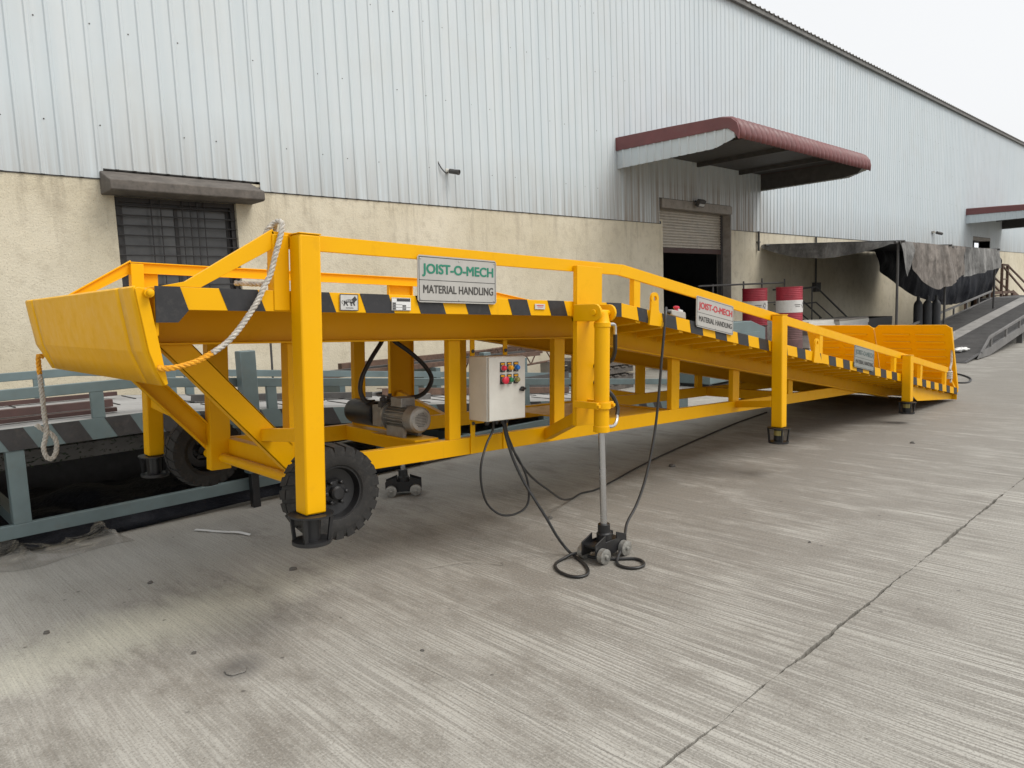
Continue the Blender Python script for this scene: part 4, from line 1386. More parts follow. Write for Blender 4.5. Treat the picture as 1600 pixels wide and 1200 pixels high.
cable('looped_cable', [(3.075, 3.43, 0.912), (3.080, 3.441, 0.840), (3.002, 3.421, 0.759), (2.926, 3.391, 0.652), (2.919, 3.391, 0.531), (2.955, 3.391, 0.399), (3.049, 3.391, 0.306), (3.161, 3.391, 0.268), (3.279, 3.391, 0.279), (3.331, 3.391, 0.338), (3.325, 3.391, 0.470), (3.280, 3.411, 0.606), (3.227, 3.441, 0.719), (3.18, 3.441, 0.842), (3.165, 3.44, 0.908)], 0.0075, 'black cable hanging in one loop clear of the ground below the control box')
cable('pendant_cable', [(3.17, 3.441, 0.908), (3.185, 3.441, 0.82), (3.199, 3.435, 0.745), (3.217, 3.40, 0.619), (3.245, 3.35, 0.492), (3.265, 3.27, 0.374), (3.30, 3.20, 0.25), (3.34, 3.15, 0.13), (3.385, 3.10, 0.035), (3.36, 2.99, 0.011), (3.29, 2.86, 0.011), (3.206, 2.781, 0.011), (3.135, 2.786, 0.011), (3.108, 2.848, 0.011), (3.129, 2.952, 0.011), (3.199, 3.038, 0.011), (3.298, 3.063, 0.011), (3.385, 3.035, 0.030), (3.435, 2.965, 0.012), (3.475, 2.86, 0.011), (3.53, 2.79, 0.011), (3.592, 2.72, 0.011), (3.585, 2.655, 0.011), (3.535, 2.610, 0.011), (3.473, 2.615, 0.011), (3.435, 2.665, 0.011), (3.445, 2.737, 0.011), (3.505, 2.79, 0.020), (3.60, 2.83, 0.05), (3.70, 2.88, 0.095), (3.821, 2.950, 0.145), (3.971, 2.980, 0.235), (4.099, 3.000, 0.376), (4.209, 3.020, 0.561), (4.297, 3.040, 0.754), (4.357, 3.050, 0.979), (4.409, 3.060, 1.206), (4.461, 3.070, 1.412), (4.494, 3.080, 1.520), (4.548, 3.110, 1.568)], 0.0095, 'long black cable looping twice on the concrete and rising to the hand pendant')
cable('trailing_cable', [(3.195, 3.441, 0.905), (3.20, 3.441, 0.82), (3.228, 3.441, 0.741), (3.309, 3.45, 0.597), (3.48, 3.50, 0.44), (3.78, 3.62, 0.26), (4.10, 3.80, 0.10), (4.38, 3.95, 0.018), (4.58, 4.02, 0.009), (4.76, 4.00, 0.009), (5.110, 4.080, 0.009), (5.703, 4.232, 0.009), (6.490, 4.392, 0.009), (7.367, 4.541, 0.009), (8.377, 4.697, 0.009), (9.4, 4.80, 0.009)], 0.008, 'black cable trailing back over the ground under the yellow ramp')
cable('coiled_cable', [(15.2, 4.62, 0.012), (15.5, 4.35, 0.012), (15.2, 3.98, 0.012), (14.6, 3.66, 0.012), (14.0, 3.55, 0.012), (13.9, 3.72, 0.012), (14.2, 4.1, 0.012), (14.3, 4.6, 0.012)], 0.016, 'black cable lying in a bend on the ground behind the toe flaps', None)
del bpy.data.objects['coiled_cable']['group']

pd = empty('control_pendant', W2((3.735, 0.045, dz(3.735) + 0.0)), (0, DP + math.atan(SL), 0.12), label='grey hand pendant with a red stop button lying on the deck edge', category='remote control')
MB().add([(-0.10, -0.03, 0.004), (0.12, -0.035, 0.004), (0.12, 0.035, 0.004), (-0.10, 0.03, 0.004), (-0.095, -0.025, 0.05), (0.115, -0.03, 0.06), (0.115, 0.03, 0.06), (-0.095, 0.025, 0.05)],
         [(0, 3, 2, 1), (4, 5, 6, 7), (0, 1, 5, 4), (1, 2, 6, 5), (2, 3, 7, 6), (3, 0, 4, 7)]).build('case', 'greyplastic', pd, bevel=0.008)
MB().lathe([(0, 0.013), (0.018, 0.013), (0.02, 0.024), (0.032, 0.024), (0.037, 0.016)], (0.01, 0, 0.055), (0, 0, 1), 18).build('stop_button', 'btn_red', pd)
for k in range(3):
    MB().lathe([(0, 0.012), (0.014, 0.012), (0.018, 0.008)], (0.045 + k * 0.026, 0, 0.057), (0, 0, 1), 12).build('push_button', 'white', pd)
MB().lathe([(0, 0.016), (0.03, 0.013), (0.05, 0.010)], (-0.10, 0, 0.028), (-1, 0, 0), 12).build('cable_sleeve', 'black', pd)

# ------------------------------------------------------------------ blue-grey ramp stored behind
tr = thing('stored_ramp', (3.5, 7.0, 0.0), 'low blue-grey dock ramp with dull striped edge parked behind the yellow one', 'loading ramp')


def tz(x):
    return 0.915 if x < 1.75 else 0.915 - (x - 1.75) * 0.1015


def slat(x0, x1, y0, y1, zo0, zo1):
    m_ = MB()
    if x0 < 1.75 < x1:
        pts = [(x0, tz(x0) + zo0), (1.75, tz(1.75) + zo0), (x1, tz(x1) + zo0), (x1, tz(x1) + zo1), (1.75, tz(1.75) + zo1), (x0, tz(x0) + zo1)]
    else:
        pts = [(x0, tz(x0) + zo0), (x1, tz(x1) + zo0), (x1, tz(x1) + zo1), (x0, tz(x0) + zo1)]
    return m_.prism(pts, y0, y1)


TX0, TX1 = -1.6, 9.3
slat(TX0, TX1, 6.012, 7.99, -0.02, 0.0).build('deck_plate', 'tealdeck', tr)
mm = MB()
rnd = random.Random(3)
for k in range(34):
    x = TX0 + 0.2 + k * 0.32
    for y0 in (6.15, 6.75, 7.35):
        if rnd.random() < 0.8:
            y = y0 + rnd.uniform(0, 0.12)
            mm.add(slat(x, x + 0.014, y, y + 0.42, 0.0005, 0.008).v, [(0, 1, 2, 3), (7, 6, 5, 4), (0, 4, 5, 1), (1, 5, 6, 2), (2, 6, 7, 3), (3, 7, 4, 0)])
mm.build('anti_slip_bars', 'darksteel', tr, kind='stuff')
for y0, y1, yf in ((6.0, 6.012, 5.9975), (7.99, 8.002, 7.985)):
    ep = slat(TX0, TX1, y0, y1, -0.155, 0.0).build('edge_plate', 'teal', tr)
    x = -1.27
    while x < 9.0:
        p = MB().prism([(x, tz(x) - 0.0), (x + 0.175, tz(x + 0.175) - 0.0), (x + 0.255, tz(x + 0.255) - 0.154), (x + 0.08, tz(x + 0.08) - 0.154)], yf, yf + 0.0022)
        p.build('warning_stripe', 'tealdark', ep)
        x += 0.345
for y in (6.0, 7.94):
    MB().box(-1.4, 8.9, y + 0.002, y + 0.06, 0.142, 0.238).build('chassis_rail', 'teal', tr, bevel=0.004)
    slat(TX0, 9.0, y + 0.01, y + 0.05, 0.195, 0.272).build('hand_rail', 'teal', tr, bevel=0.004)
    for x in (-0.6, 1.416, 2.775, 4.3, 5.9, 7.4):
        slat(x, x + 0.088, y + 0.012, y + 0.05, 0.0, 0.196).build('rail_post', 'teal', tr, bevel=0.003)
    for x in (0.86, 3.9, 6.2):
        MB().box(x, x + 0.11, y + 0.004, y + 0.10, 0.238, tz(x) - 0.155).build('upright', 'teal', tr, bevel=0.004)
    MB().box(2.508, 2.645, y - 0.11, y - 0.003, 0.30, 1.335).build('support_leg', 'teal', tr, bevel=0.008)
    MB().box(2.535, 2.60, y - 0.09, y - 0.02, 0.0, 0.30).build('leg_foot', 'black', tr, bevel=0.004)
    MB().box(6.9, 7.03, y - 0.11, y - 0.003, 0.30, 0.95).build('support_leg', 'teal', tr, bevel=0.008)
    MB().box(6.93, 7.0, y - 0.09, y - 0.02, 0.0, 0.30).build('leg_foot', 'black', tr, bevel=0.004)
    MB().box(-1.2, -1.1, y - 0.0, y + 0.1, 0.0, 0.142).build('leg_foot', 'black', tr)
for x in (0.9, 3.0, 5.0):
    MB().box(x, x + 0.08, 6.06, 7.94, 0.143, 0.237).build('cross_member', 'teal', tr)
MB().box(-1.0, 5.0, 6.62, 6.70, 0.53, 0.655).build('inner_beam', 'greysteel', tr, bevel=0.005)
MB().box(-1.5, 8.8, 7.92, 7.935, 0.02, 0.50).build('added_light_blocker', 'darksteel', tr)  # dark panel added to stop light coming in under this ramp
MB().box(-1.0, 5.0, 7.30, 7.38, 0.53, 0.655).build('inner_beam', 'greysteel', tr, bevel=0.005)

# steel sections lying on its deck
def section(x0, x1, y, z, w, h, label, mat='primer', rot=0.0, tilt=0.0):
    o_ = empty('steel_channel', ((x0 + x1) / 2, y, z), (0, tilt, rot), label=label, category='steel beam', group='steel lengths stored on the blue-grey ramp')
    ln = (x1 - x0) / 2
    m_ = MB().box(-ln, ln, -w / 2, -w / 2 + 0.006, 0, h)
    m_.box(-ln, ln, -w / 2 + 0.006, w / 2, 0, 0.006)
    m_.box(-ln, ln, -w / 2 + 0.006, w / 2, h - 0.006, h)
    m_.build('channel', mat, o_)
    return o_


section(-1.2, 2.0, 7.70, tz(0) + 0.010, 0.05, 0.036, 'dark red steel channel farthest back on the blue-grey ramp platform', rot=-0.13)
section(-1.2, 1.72, 6.77, tz(0) + 0.010, 0.07, 0.058, 'thick dark red steel channel in the middle of the blue-grey ramp platform', rot=-0.11)
section(0.6, 1.64, 6.27, tz(0) + 0.010, 0.05, 0.030, 'short dark red steel channel nearest the striped edge of the blue-grey ramp', rot=-0.08)
section(2.4, 4.4, 6.9, tz(3.4) + 0.012, 0.10, 0.06, 'grey steel channel lying on the slope of the blue-grey ramp', 'darksteel', 0.05, math.atan(0.1015))
section(4.7, 7.9, 7.2, tz(6.3) + 0.012, 0.12, 0.08, 'long rusty steel channel lying towards the low end of the blue-grey ramp', 'rust', -0.02, math.atan(0.1015))

# scrap between that ramp and the wall
t = thing('lattice_truss', (8.2, 8.75, 0.0), 'rusty zigzag lattice truss lying against the cream wall behind the ramps', 'truss')
A = [Vector((7.0 + k * 0.5, 8.8, 0.60 + 0.09 * (k % 2) - 0.02 * k)) for k in range(6)]
MB().tube([(6.95, 8.8, 0.86), (9.6, 8.8, 0.98)], 0.018, 6).build('top_chord', 'rust', t)
MB().tube([(6.95, 8.8, 0.50), (9.6, 8.8, 0.62)], 0.018, 6).build('bottom_chord', 'rust', t)
for k in range(10):
    x = 7.0 + k * 0.26
    zb_, zt_ = 0.50 + (x - 6.95) * 0.045, 0.86 + (x - 6.95) * 0.045
    MB().tube([(x, 8.8, zb_ if k % 2 else zt_), (x + 0.26, 8.8, (zt_ if k % 2 else zb_) + 0.012)], 0.012, 6).build('web_bar', 'rust', t)
MB().box(7.1, 7.25, 8.65, 8.95, 0, 0.51).build('support_block', 'greyconc', t)
MB().box(9.2, 9.35, 8.65, 8.95, 0, 0.60).build('support_block', 'greyconc', t)
t = thing('steel_rack', (6.0, 8.7, 0.0), 'low rack of blue-grey and rusty steel lengths along the cream wall', 'rack')
for x in (4.9, 6.5, 8.3):
    MB().box(x, x + 0.08, 8.45, 9.1, 0.0, 0.74).build('rack_frame', 'teal', t)
MB().box(4.2, 8.8, 8.55, 8.62, 0.745, 0.815).build('stored_length', 'rust', t)
MB().box(4.4, 8.6, 8.70, 8.80, 0.745, 0.835).build('stored_length', 'darksteel', t)
MB().box(5.2, 9.2, 8.88, 8.98, 0.745, 0.90).build('stored_length', 'rust', t)
MB().box(5.76, 6.0, 8.48, 8.55, 0.745, 0.98).build('end_block', 'teal', t)
t = thing('pallet_stack', (10.2, 8.6, 0.0), 'low stack of grey timber pallets behind the yellow ramp chassis', 'pallets')
for k in range(4):
    for j in range(3):
        MB().box(9.7, 10.9, 8.2 + j * 0.45, 8.3 + j * 0.45, k * 0.15, k * 0.15 + 0.1).build('bearer', 'ledge', t)
    for j in range(6):
        MB().box(9.7 + j * 0.21, 9.83 + j * 0.21, 8.18, 9.22, k * 0.15 + 0.101, k * 0.15 + 0.122).build('board', 'ledge', t)
o = MB().tube([(4.0, 8.5, 0.0), (4.02, 8.5, 1.62)], 0.014, 8).build('steel_rod', 'darksteel', label='thin dark rod standing upright against the wall behind the front leg', category='rod')
# shade net bundled under the blue-grey ramp
rnd = random.Random(5)
mm = MB()
for k in range(600):
    x, y, z = rnd.uniform(0.3, 2.6), rnd.uniform(6.25, 6.55), rnd.uniform(0.55, 0.765)
    a, b = rnd.uniform(0, 6.28), rnd.uniform(-0.6, 0.6)
    d = Vector((math.cos(a), math.sin(a) * 0.5, b)).normalized() * rnd.uniform(0.008, 0.022)
    w_ = Vector((-d.y, d.x, rnd.uniform(-0.3, 0.3) * 0.05)) * 0.5
    c = Vector((x, y, z))
    mm.add([c - d, c + w_, c + d, c - w_], [(0, 1, 2, 3)])
mm.build('shade_net', 'leaf', recalc=False, kind='stuff', label='torn olive shade net stuffed under the blue-grey ramp deck', category='net')

# clear plastic sheeting on the ground
def poly(u, v):
    x = -0.1 + 1.65 * u
    y = 5.75 + 1.30 * v
    rid = 1 - abs(noise.noise((x * 1.9 + y * 0.8, y * 1.5 - x * 0.6, 0.3)))
    h = 0.07 * rid ** 6 + 0.018 * (1 - abs(noise.noise((x * 4, y * 4, 2)))) ** 6 + 0.004 * abs(noise.noise((x * 14, y * 14, 5)))
    h += max(0, 0.42 - u * 0.75) * max(0.0, v - 0.15) * 1.0
    x2 = x + 0.16 * noise.noise((u * 3, v * 3, 7))
    y2 = y + 0.20 * noise.noise((u * 4, v * 2, 9)) - 0.25 * u * (1 - v)
    edge = min(u, 1 - u, v, 1 - v) * 14
    return (x2, y2 + 0.25 * u, 0.004 + h * min(1, edge))


MB().grid(poly, 90, 80).build('plastic_sheet', 'polythene', recalc=False, label='crumpled clear plastic sheet on the concrete under the blue-grey ramp', category='plastic sheet', angle=60)
def poly2(u, v):
    x = -1.5 + 6.0 * u
    y = 6.12 + 1.9 * v
    h = 0.16 * abs(noise.noise((x * 1.6, y * 1.6, 1.3))) + 0.05 * abs(noise.noise((x * 5, y * 5, 3))) + 0.12 * max(0, 1 - abs(v - 0.5) * 2)
    return (x, y + 0.1 * noise.noise((u * 5, v * 2, 2)), 0.005 + h * min(1, min(u, 1 - u, v, 1 - v) * 8))


MB().grid(poly2, 60, 30).build('ground_tarpaulin', 'tarpdark', recalc=False, label='dark tarpaulin heaped on the ground beneath the blue-grey ramp', category='tarpaulin', angle=60)

# ------------------------------------------------------------------ oil drums
def drum(loc, label, body, band, rz):
    o_ = empty('oil_drum', loc, (0, 0, rz), label=label, category='oil drum', group='stacked oil drums by the loading door')
    r_ = 0.29
    def pf(z0, z1):
        out = []
        z = z0
        k = 0
        while z < z1 - 0.001:
            out.append((z, r_ - (0.006 if k % 2 else 0.0)))
            z += 0.02
            k += 1
        out.append((z1, r_))
        return out
    a, b = 0.295, 0.575
    MB().lathe([(0, r_ - 0.012), (0.0, r_ + 0.004), (0.012, r_ + 0.004)] + pf(0.014, a), (0, 0, 0), (0, 0, 1), 36).build('lower_body', body, o_, angle=20)
    MB().lathe([(a, r_ - 0.001), (a + 0.003, r_ + 0.003), (b - 0.003, r_ + 0.003), (b, r_ - 0.001)], (0, 0, 0), (0, 0, 1), 36).build('band', band, o_, angle=20)
    MB().lathe(pf(b, 0.862) + [(0.864, r_ + 0.004), (0.88, r_ + 0.004), (0.88, r_ - 0.012), (0.866, r_ - 0.016)], (0, 0, 0), (0, 0, 1), 36).build('upper_body', body, o_, angle=20)
    if band == 'whitepaint':
        for ang, zc, w_, h_ in ((-130, 0.47, 0.16, 0.018), (-130, 0.43, 0.12, 0.014), (-96, 0.52, 0.07, 0.016), (-96, 0.40, 0.06, 0.012)):
            mk = MB()
            nn = 6
            for k in range(nn):
                a0 = R(ang) + (k / nn - 0.5) * w_ / r_
                a1 = R(ang) + ((k + 0.8) / nn - 0.5) * w_ / r_
                rr = r_ + 0.0045
                mk.add([(rr * math.cos(a0), rr * math.sin(a0), zc - h_ / 2), (rr * math.cos(a1), rr * math.sin(a1), zc - h_ / 2), (rr * math.cos(a1), rr * math.sin(a1), zc + h_ / 2), (rr * math.cos(a0), rr * math.sin(a0), zc + h_ / 2)], [(0, 1, 2, 3)])
            mk.build('printed_mark', 'darkprint', o_, recalc=False)
        ring = []
        for k in range(16):
            t_ = 2 * math.pi * k / 16
            an = R(-96) + 0.045 * math.cos(t_) / r_
            ring.append(((r_ + 0.004) * math.cos(an), (r_ + 0.004) * math.sin(an), 0.46 + 0.035 * math.sin(t_)))
        MB().tube(ring, 0.006, 5, True).build('printed_ring', 'darkprint', o_)
    return o_


drum((16.17, 7.72, 0.0), 'faded dark red drum under the nearer red and white drum', 'dulldrum', 'dulldrum', 0.3)
drum((16.17, 7.72, 0.885), 'red and white drum on top of the nearer stack beside the sloping rail post', 'redpaint', 'whitepaint', 0.25)
drum((16.42, 8.70, 0.0), 'faded dark red drum under the red and white drum closer to the wall', 'dulldrum', 'dulldrum', 1.1)
drum((16.42, 8.70, 0.885), 'red and white drum on top of the stack closer to the loading door', 'redpaint', 'whitepaint', -0.1)

t = thing('machine_cabinet', (12.5, 7.2, 0.0), 'blue-grey steel cabinet between the yellow ramp and the oil drums', 'cabinet')
MB().prism([(11.4, 0.06), (13.45, 0.06), (13.45, 0.98), (12.9, 1.13), (11.4, 1.13)], 6.9, 7.6).build('body', 'teal', t, bevel=0.012)
MB().box(11.6, 12.35, 6.885, 6.899, 0.2, 1.0).build('panel', 'teal', t, bevel=0.004)
MB().box(12.45, 13.2, 6.885, 6.899, 0.2, 0.92).build('panel', 'teal', t, bevel=0.004)
MB().box(12.50, 12.54, 6.86, 6.884, 0.5, 0.62).build('handle', 'darksteel', t)
for x in (11.5, 13.3):
    MB().box(x - 0.05, x + 0.05, 6.95, 7.55, 0.0, 0.06).build('foot', 'black', t)

# landing and steps at the loading door
t = thing('loading_landing', (16.7, 9.3, 0.0), 'grey landing with dark pipe rail at the loading door behind the drums', 'landing')
MB().box(13.9, 19.0, 9.06, YW - 0.002, 0.0, 0.90).build('platform', 'greyconc', t, bevel=0.015)
MB().tube([(14.6, 9.1, 1.855), (18.75, 9.1, 1.90)], 0.022, 8).build('top_rail', 'darksteel', t)
for x, h in ((15.2, 1.9), (16.62, 1.95), (17.55, 2.02), (18.78, 2.0)):
    MB().cyl((x, 9.1, 0.90), (x, 9.1, h), 0.022, 8).build('rail_post', 'darksteel', t)
MB().tube([(14.6, 9.1, 1.38), (18.75, 9.1, 1.40)], 0.016, 8).build('middle_rail', 'darksteel', t)
t = thing('steel_stair', (20.4, 8.9, 0.0), 'dark steel stair with sloping rails leading down from the landing', 'stair')
for y in (8.72, 9.5):
    MB().beam((18.98, y, 0.86), (21.9, y, -0.0), 0.02, 0.16).build('stringer', 'rust', t)
    MB().tube([(18.95, y, 1.72), (19.85, y, 1.76), (22.0, y, 0.83)], 0.024, 8).build('hand_rail', 'darksteel', t)
    MB().tube([(19.0, y, 1.32), (19.85, y, 1.34), (22.0, y, 0.45)], 0.018, 8).build('middle_rail', 'darksteel', t)
    for x in (19.6, 21.9):
        MB().cyl((x, y, max(0, 0.86 - (x - 18.98) * 0.295)), (x, y, 1.76 if x < 20 else 0.87), 0.02, 8).build('rail_post', 'darksteel', t)
for k in range(5):
    MB().box(19.1 + k * 0.5, 19.4 + k * 0.5, 8.73, 9.49, 0.74 - k * 0.16, 0.765 - k * 0.16).build('tread', 'rust', t)

for k, (xa, xb, lb) in enumerate(((16.75, 18.15, 'stack of whitish boards left of two beside the steel stair'), (18.42, 20.3, 'stack of whitish boards right of two in front of the cream wall'))):
    t = thing('board_stack', ((xa + xb) / 2, 7.8, 0.0), lb, 'boards', 'whitish board stacks')
    for j in range(2):
        MB().box(xa + 0.2 + j * (xb - xa - 0.5), xa + 0.3 + j * (xb - xa - 0.5), 7.52, 8.2, 0, 0.08).build('bearer', 'ledge', t)
    z = 0.081
    rr = random.Random(k)
    while z < 0.88:
        hh = rr.choice((0.05, 0.07, 0.035))
        d = rr.uniform(-0.03, 0.03)
        MB().box(xa + d, xb + d, 7.5 + rr.uniform(-0.02, 0.02), 8.2, z, z + hh - 0.004).build('board', rr.choice(('whitepaint', 'greyconc', 'boxgrey', 'whitepaint')), t)
        z += hh
t = thing('scrap_bin', (21.4, 7.9, 0.0), 'dark open scrap bin beside the first shelter pole', 'bin')
MB().prism([(20.5, 0.0), (22.2, 0.0), (22.35, 0.85), (20.4, 0.85)], 7.6, 7.62).build('side_panel', 'darksteel', t)
MB().prism([(20.5, 0.0), (22.2, 0.0), (22.35, 0.85), (20.4, 0.85)], 8.3, 8.32).build('side_panel', 'darksteel', t)
MB().add([(20.5, 7.62, 0), (20.4, 7.62, 0.85), (20.4, 8.3, 0.85), (20.5, 8.3, 0)], [(0, 1, 2, 3)]).build('end_panel', 'darksteel', t, solid=0.01)
MB().add([(22.2, 7.62, 0), (22.35, 7.62, 0.85), (22.35, 8.3, 0.85), (22.2, 8.3, 0)], [(0, 1, 2, 3)]).build('end_panel', 'darksteel', t, solid=0.01)
MB().box(20.5, 22.2, 7.62, 8.3, 0.3, 0.6).build('contents', 'rust', t)

# gas bottles
for k, ((x, y), lb) in enumerate((((22.456, 6.966), 'dark gas bottle on the left of the three, nearest the tan tarpaulin sag'), ((22.645, 6.785), 'dark gas bottle in the middle of the three'), ((22.821, 6.617), 'dark gas bottle on the right of the three beside the shelter pole'))):
    o_ = empty('gas_bottle', (x, y, 0), label=lb, category='gas bottle', group='gas bottles under the tarpaulin shelter')
    MB().lathe([(0.0, 0.10), (0.02, 0.118), (1.08, 0.118), (1.16, 0.112), (1.22, 0.09), (1.26, 0.058), (1.28, 0.046)], (0, 0, 0), (0, 0, 1), 24).build('cylinder_body', 'gas', o_, angle=30)
    MB().lathe([(1.28, 0.042), (1.36, 0.042), (1.40, 0.030)], (0, 0, 0), (0, 0, 1), 14).build('valve_cap', 'gas', o_)

# ------------------------------------------------------------------ tarpaulin shelter
t = thing('tarpaulin_shelter', (23.3, 8.0, 0.0), 'ragged grey tarpaulin shelter on poles against the cream wall', 'shelter')
for x, y in ((18.9, 6.34), (22.56, 6.34), (27.6, 6.34)):
    MB().cyl((x, y, 0), (x + 0.02, y, 2.72), 0.03, 10).build('pole', 'darksteel', t)
for y, z in ((6.34, 2.72), (9.6, 2.92)):
    MB().cyl((18.7, y, z), (27.8, y, z), 0.03, 8).build('roof_bar', 'darksteel', t)
for x in (18.95, 22.6, 27.55):
    MB().cyl((x, 6.2, 2.74), (x, 9.78, 2.94), 0.03, 8).build('rafter', 'darksteel', t)


def cl(name, mat, fn, nu, nv, ns=0.05, seed=0.0):
    def g(u, v):
        p = Vector(fn(u, v))
        q = noise.noise((p.x * 1.7 + seed, p.y * 1.7, p.z * 1.2)) * ns
        q += (0.5 - abs(noise.noise((p.x * 1.9 + seed, p.y * 1.9, p.z * 0.9 + p.x)))) * ns * 1.1      # hanging folds
        q += (0.5 - abs(noise.noise((p.x * 6 + seed, p.y * 6, p.z * 5 - p.x * 3)))) * ns * 0.28
        return (p.x + q * 0.5, p.y + q, p.z + q * 0.35)
    return MB().grid(g, nu * 2, nv * 2).build(name, mat, t, recalc=False, angle=60)


cl('roof_sheet', 'tarpdark', lambda u, v: (18.85 + 8.9 * u, 6.3 + 3.45 * v, 2.74 + 0.2 * v - 0.10 * math.sin(math.pi * v) * abs(math.sin(math.pi * u * 3))), 50, 20, 0.04)
# side sheet hanging along the near end
def side_fn(u, v):
    y = 9.75 - 3.45 * u
    depth = 0.06 + 0.36 * math.sin(math.pi * min(1, u * 1.05)) ** 0.8 * (1 - 0.25 * u)
    return (18.84 - 0.05 * v, y, 2.94 - 0.2 * u - depth * v)


cl('side_sheet', 'tarp', side_fn, 36, 8, 0.05, 3.1)
def torn(u, v):
    x = 18.86 + 0.85 * u
    lo = 1.88 + abs(u - 0.52) * 1.35
    return (x, 6.27 - 0.06 * v, 2.75 + (lo - 2.75) * v)


cl('torn_strip', 'tarp', torn, 14, 16, 0.06, 8.1)
def bellyf(u, v):
    x = 19.75 + 4.4 * u
    lo = 1.55 + 0.95 * abs(u - 0.38) ** 1.7 * (3.0 if u < 0.38 else 1.15)
    return (x, 6.26 - 0.14 * v * math.sin(math.pi * u), 2.74 + (lo - 2.74) * v)


cl('front_sheet', 'tarpbrown', bellyf, 44, 22, 0.09, 5.5)
def frontc(u, v):
    x = 23.95 + 3.8 * u
    lo = 1.86 + 0.30 * u
    return (x, 6.25 - 0.05 * v, 2.74 + (lo - 2.74) * v)


cl('front_sheet', 'tarp', frontc, 36, 18, 0.08, 9.2)
BK = [(22.7, 2.85), (23.3, 2.13), (24.6, 1.74), (26.1, 1.37), (29.5, 0.93), (33.0, 1.0), (35.4, 1.36), (36.5, 2.28)]


def backf(u, v):
    x = 22.7 + 13.8 * u
    lo = BK[-1][1]
    for (xa, za), (xb, zb_) in zip(BK, BK[1:]):
        if xa <= x <= xb:
            lo = za + (zb_ - za) * (x - xa) / (xb - xa)
    return (x, 8.25 - 0.15 * math.sin(math.pi * v), 2.85 + (lo - 2.85) * v)


cl('back_curtain', 'tarpdark', backf, 60, 16, 0.08, 1.4)

# ------------------------------------------------------------------ grey ramp at the right
GO, GYAW, GS = Vector((17.52, 4.475, 0)), R(2.0), R(4.7)
g = empty('grey_ramp', GO, (0, 0, GYAW), label='worn grey steel ramp climbing to the right behind the toe flaps', category='loading ramp')


def gz(s):
    return 0.02 + s * math.tan(GS)


GL = 13.6
MB().prism([(0, 0.004), (0, 0.02), (GL, gz(GL)), (GL, gz(GL) - 0.03)], 0.0, 2.25).build('deck_plate', 'greydeck', g)
MB().prism([(0.05, gz(0.05) + 0.001), (GL - 0.02, gz(GL - 0.02) + 0.001), (GL - 0.02, gz(GL - 0.02) + 0.006), (0.05, gz(0.05) + 0.006)], 0.98, 1.36).build('middle_strip', 'greystrip', g)
mm = MB()
s_ = 0.12
while s_ < GL - 0.1:
    for ya, yb in ((0.06, 0.96), (1.38, 2.19)):
        mm.prism([(s_, gz(s_) + 0.0005), (s_ + 0.035, gz(s_ + 0.035) + 0.0005), (s_ + 0.035, gz(s_ + 0.035) + 0.014), (s_, gz(s_) + 0.014)], ya, yb)
    s_ += 0.15
mm.build('anti_slip_bars', 'greysteel', g, kind='stuff')
for y0, y1 in ((-0.02, 0.0), (2.25, 2.27)):
    MB().prism([(0.9, gz(0.9) - 0.07), (1.2, gz(1.2) + 0.02), (GL, gz(GL) + 0.02), (GL, gz(GL) - 0.17), (2.0, gz(2.0) - 0.17)], y0, y1).build('side_plate', 'greysteel', g)
    MB().prism([(2.0, gz(2.0) + 0.22), (GL, gz(GL) + 0.22), (GL, gz(GL) + 0.28), (2.1, gz(2.1) + 0.28)], y0 - 0.015, y1 + 0.015).build('kerb_rail', 'greysteel', g, bevel=0.004)
    MB().beam((1.25, (y0 + y1) / 2, gz(1.25) + 0.01), (2.05, (y0 + y1) / 2, gz(2.05) + 0.25), 0.04, 0.05).build('rail_end', 'greysteel', g)
    for k in range(8):
        s_ = 2.1 + k * 1.6
        MB().prism([(s_, gz(s_) + 0.02), (s_ + 0.09, gz(s_ + 0.09) + 0.02), (s_ + 0.09, gz(s_ + 0.09) + 0.23), (s_, gz(s_) + 0.23)], y0 - 0.01, y1 + 0.01).build('rail_post', 'greysteel', g)
for yb in (0.35, 1.8):
    MB().prism([(1.5, gz(1.5) - 0.03), (GL, gz(GL) - 0.03), (GL, gz(GL) - 0.20), (2.8, gz(2.8) - 0.20)], yb, yb + 0.1).build('under_beam', 'greysteel', g)
for s_ in (6.5, 13.2):
    for yb in (0.1, 2.0):
        MB().box(s_, s_ + 0.14, yb, yb + 0.14, 0.0, gz(s_) - 0.03).build('support_leg', 'greysteel', g)
MB().box(GL + 0.01, GL + 6.0, -0.3, 2.6, gz(GL) - 0.25, gz(GL)).build('top_landing', 'greydeck', g)
for s_ in (GL + 0.3, GL + 5.5):
    for yb in (0.0, 2.3):
        MB().box(s_, s_ + 0.15, yb, yb + 0.15, 0.0, gz(GL) - 0.25).build('support_leg', 'greysteel', g)
# crumpled white bag on it
def bag(u, v):
    a, b = u * 2 * math.pi, (v - 0.5) * math.pi
    r_ = 1 + 0.45 * noise.noise((math.cos(a) * 1.8, math.sin(a) * 1.8, b * 1.5)) + 0.2 * noise.noise((math.cos(a) * 5, math.sin(a) * 5, b * 4))
    return (0.30 * r_ * math.cos(a) * math.cos(b), 0.12 * r_ * math.sin(a) * math.cos(b), 0.04 + 0.045 * r_ * math.sin(b))


o = MB().grid(bag, 30, 16).build('plastic_bag', 'white', label='crumpled white plastic bag on the foot of the grey ramp', category='bag', angle=60)
o.location = (18.95, 4.95, gz(1.45) + 0.006)

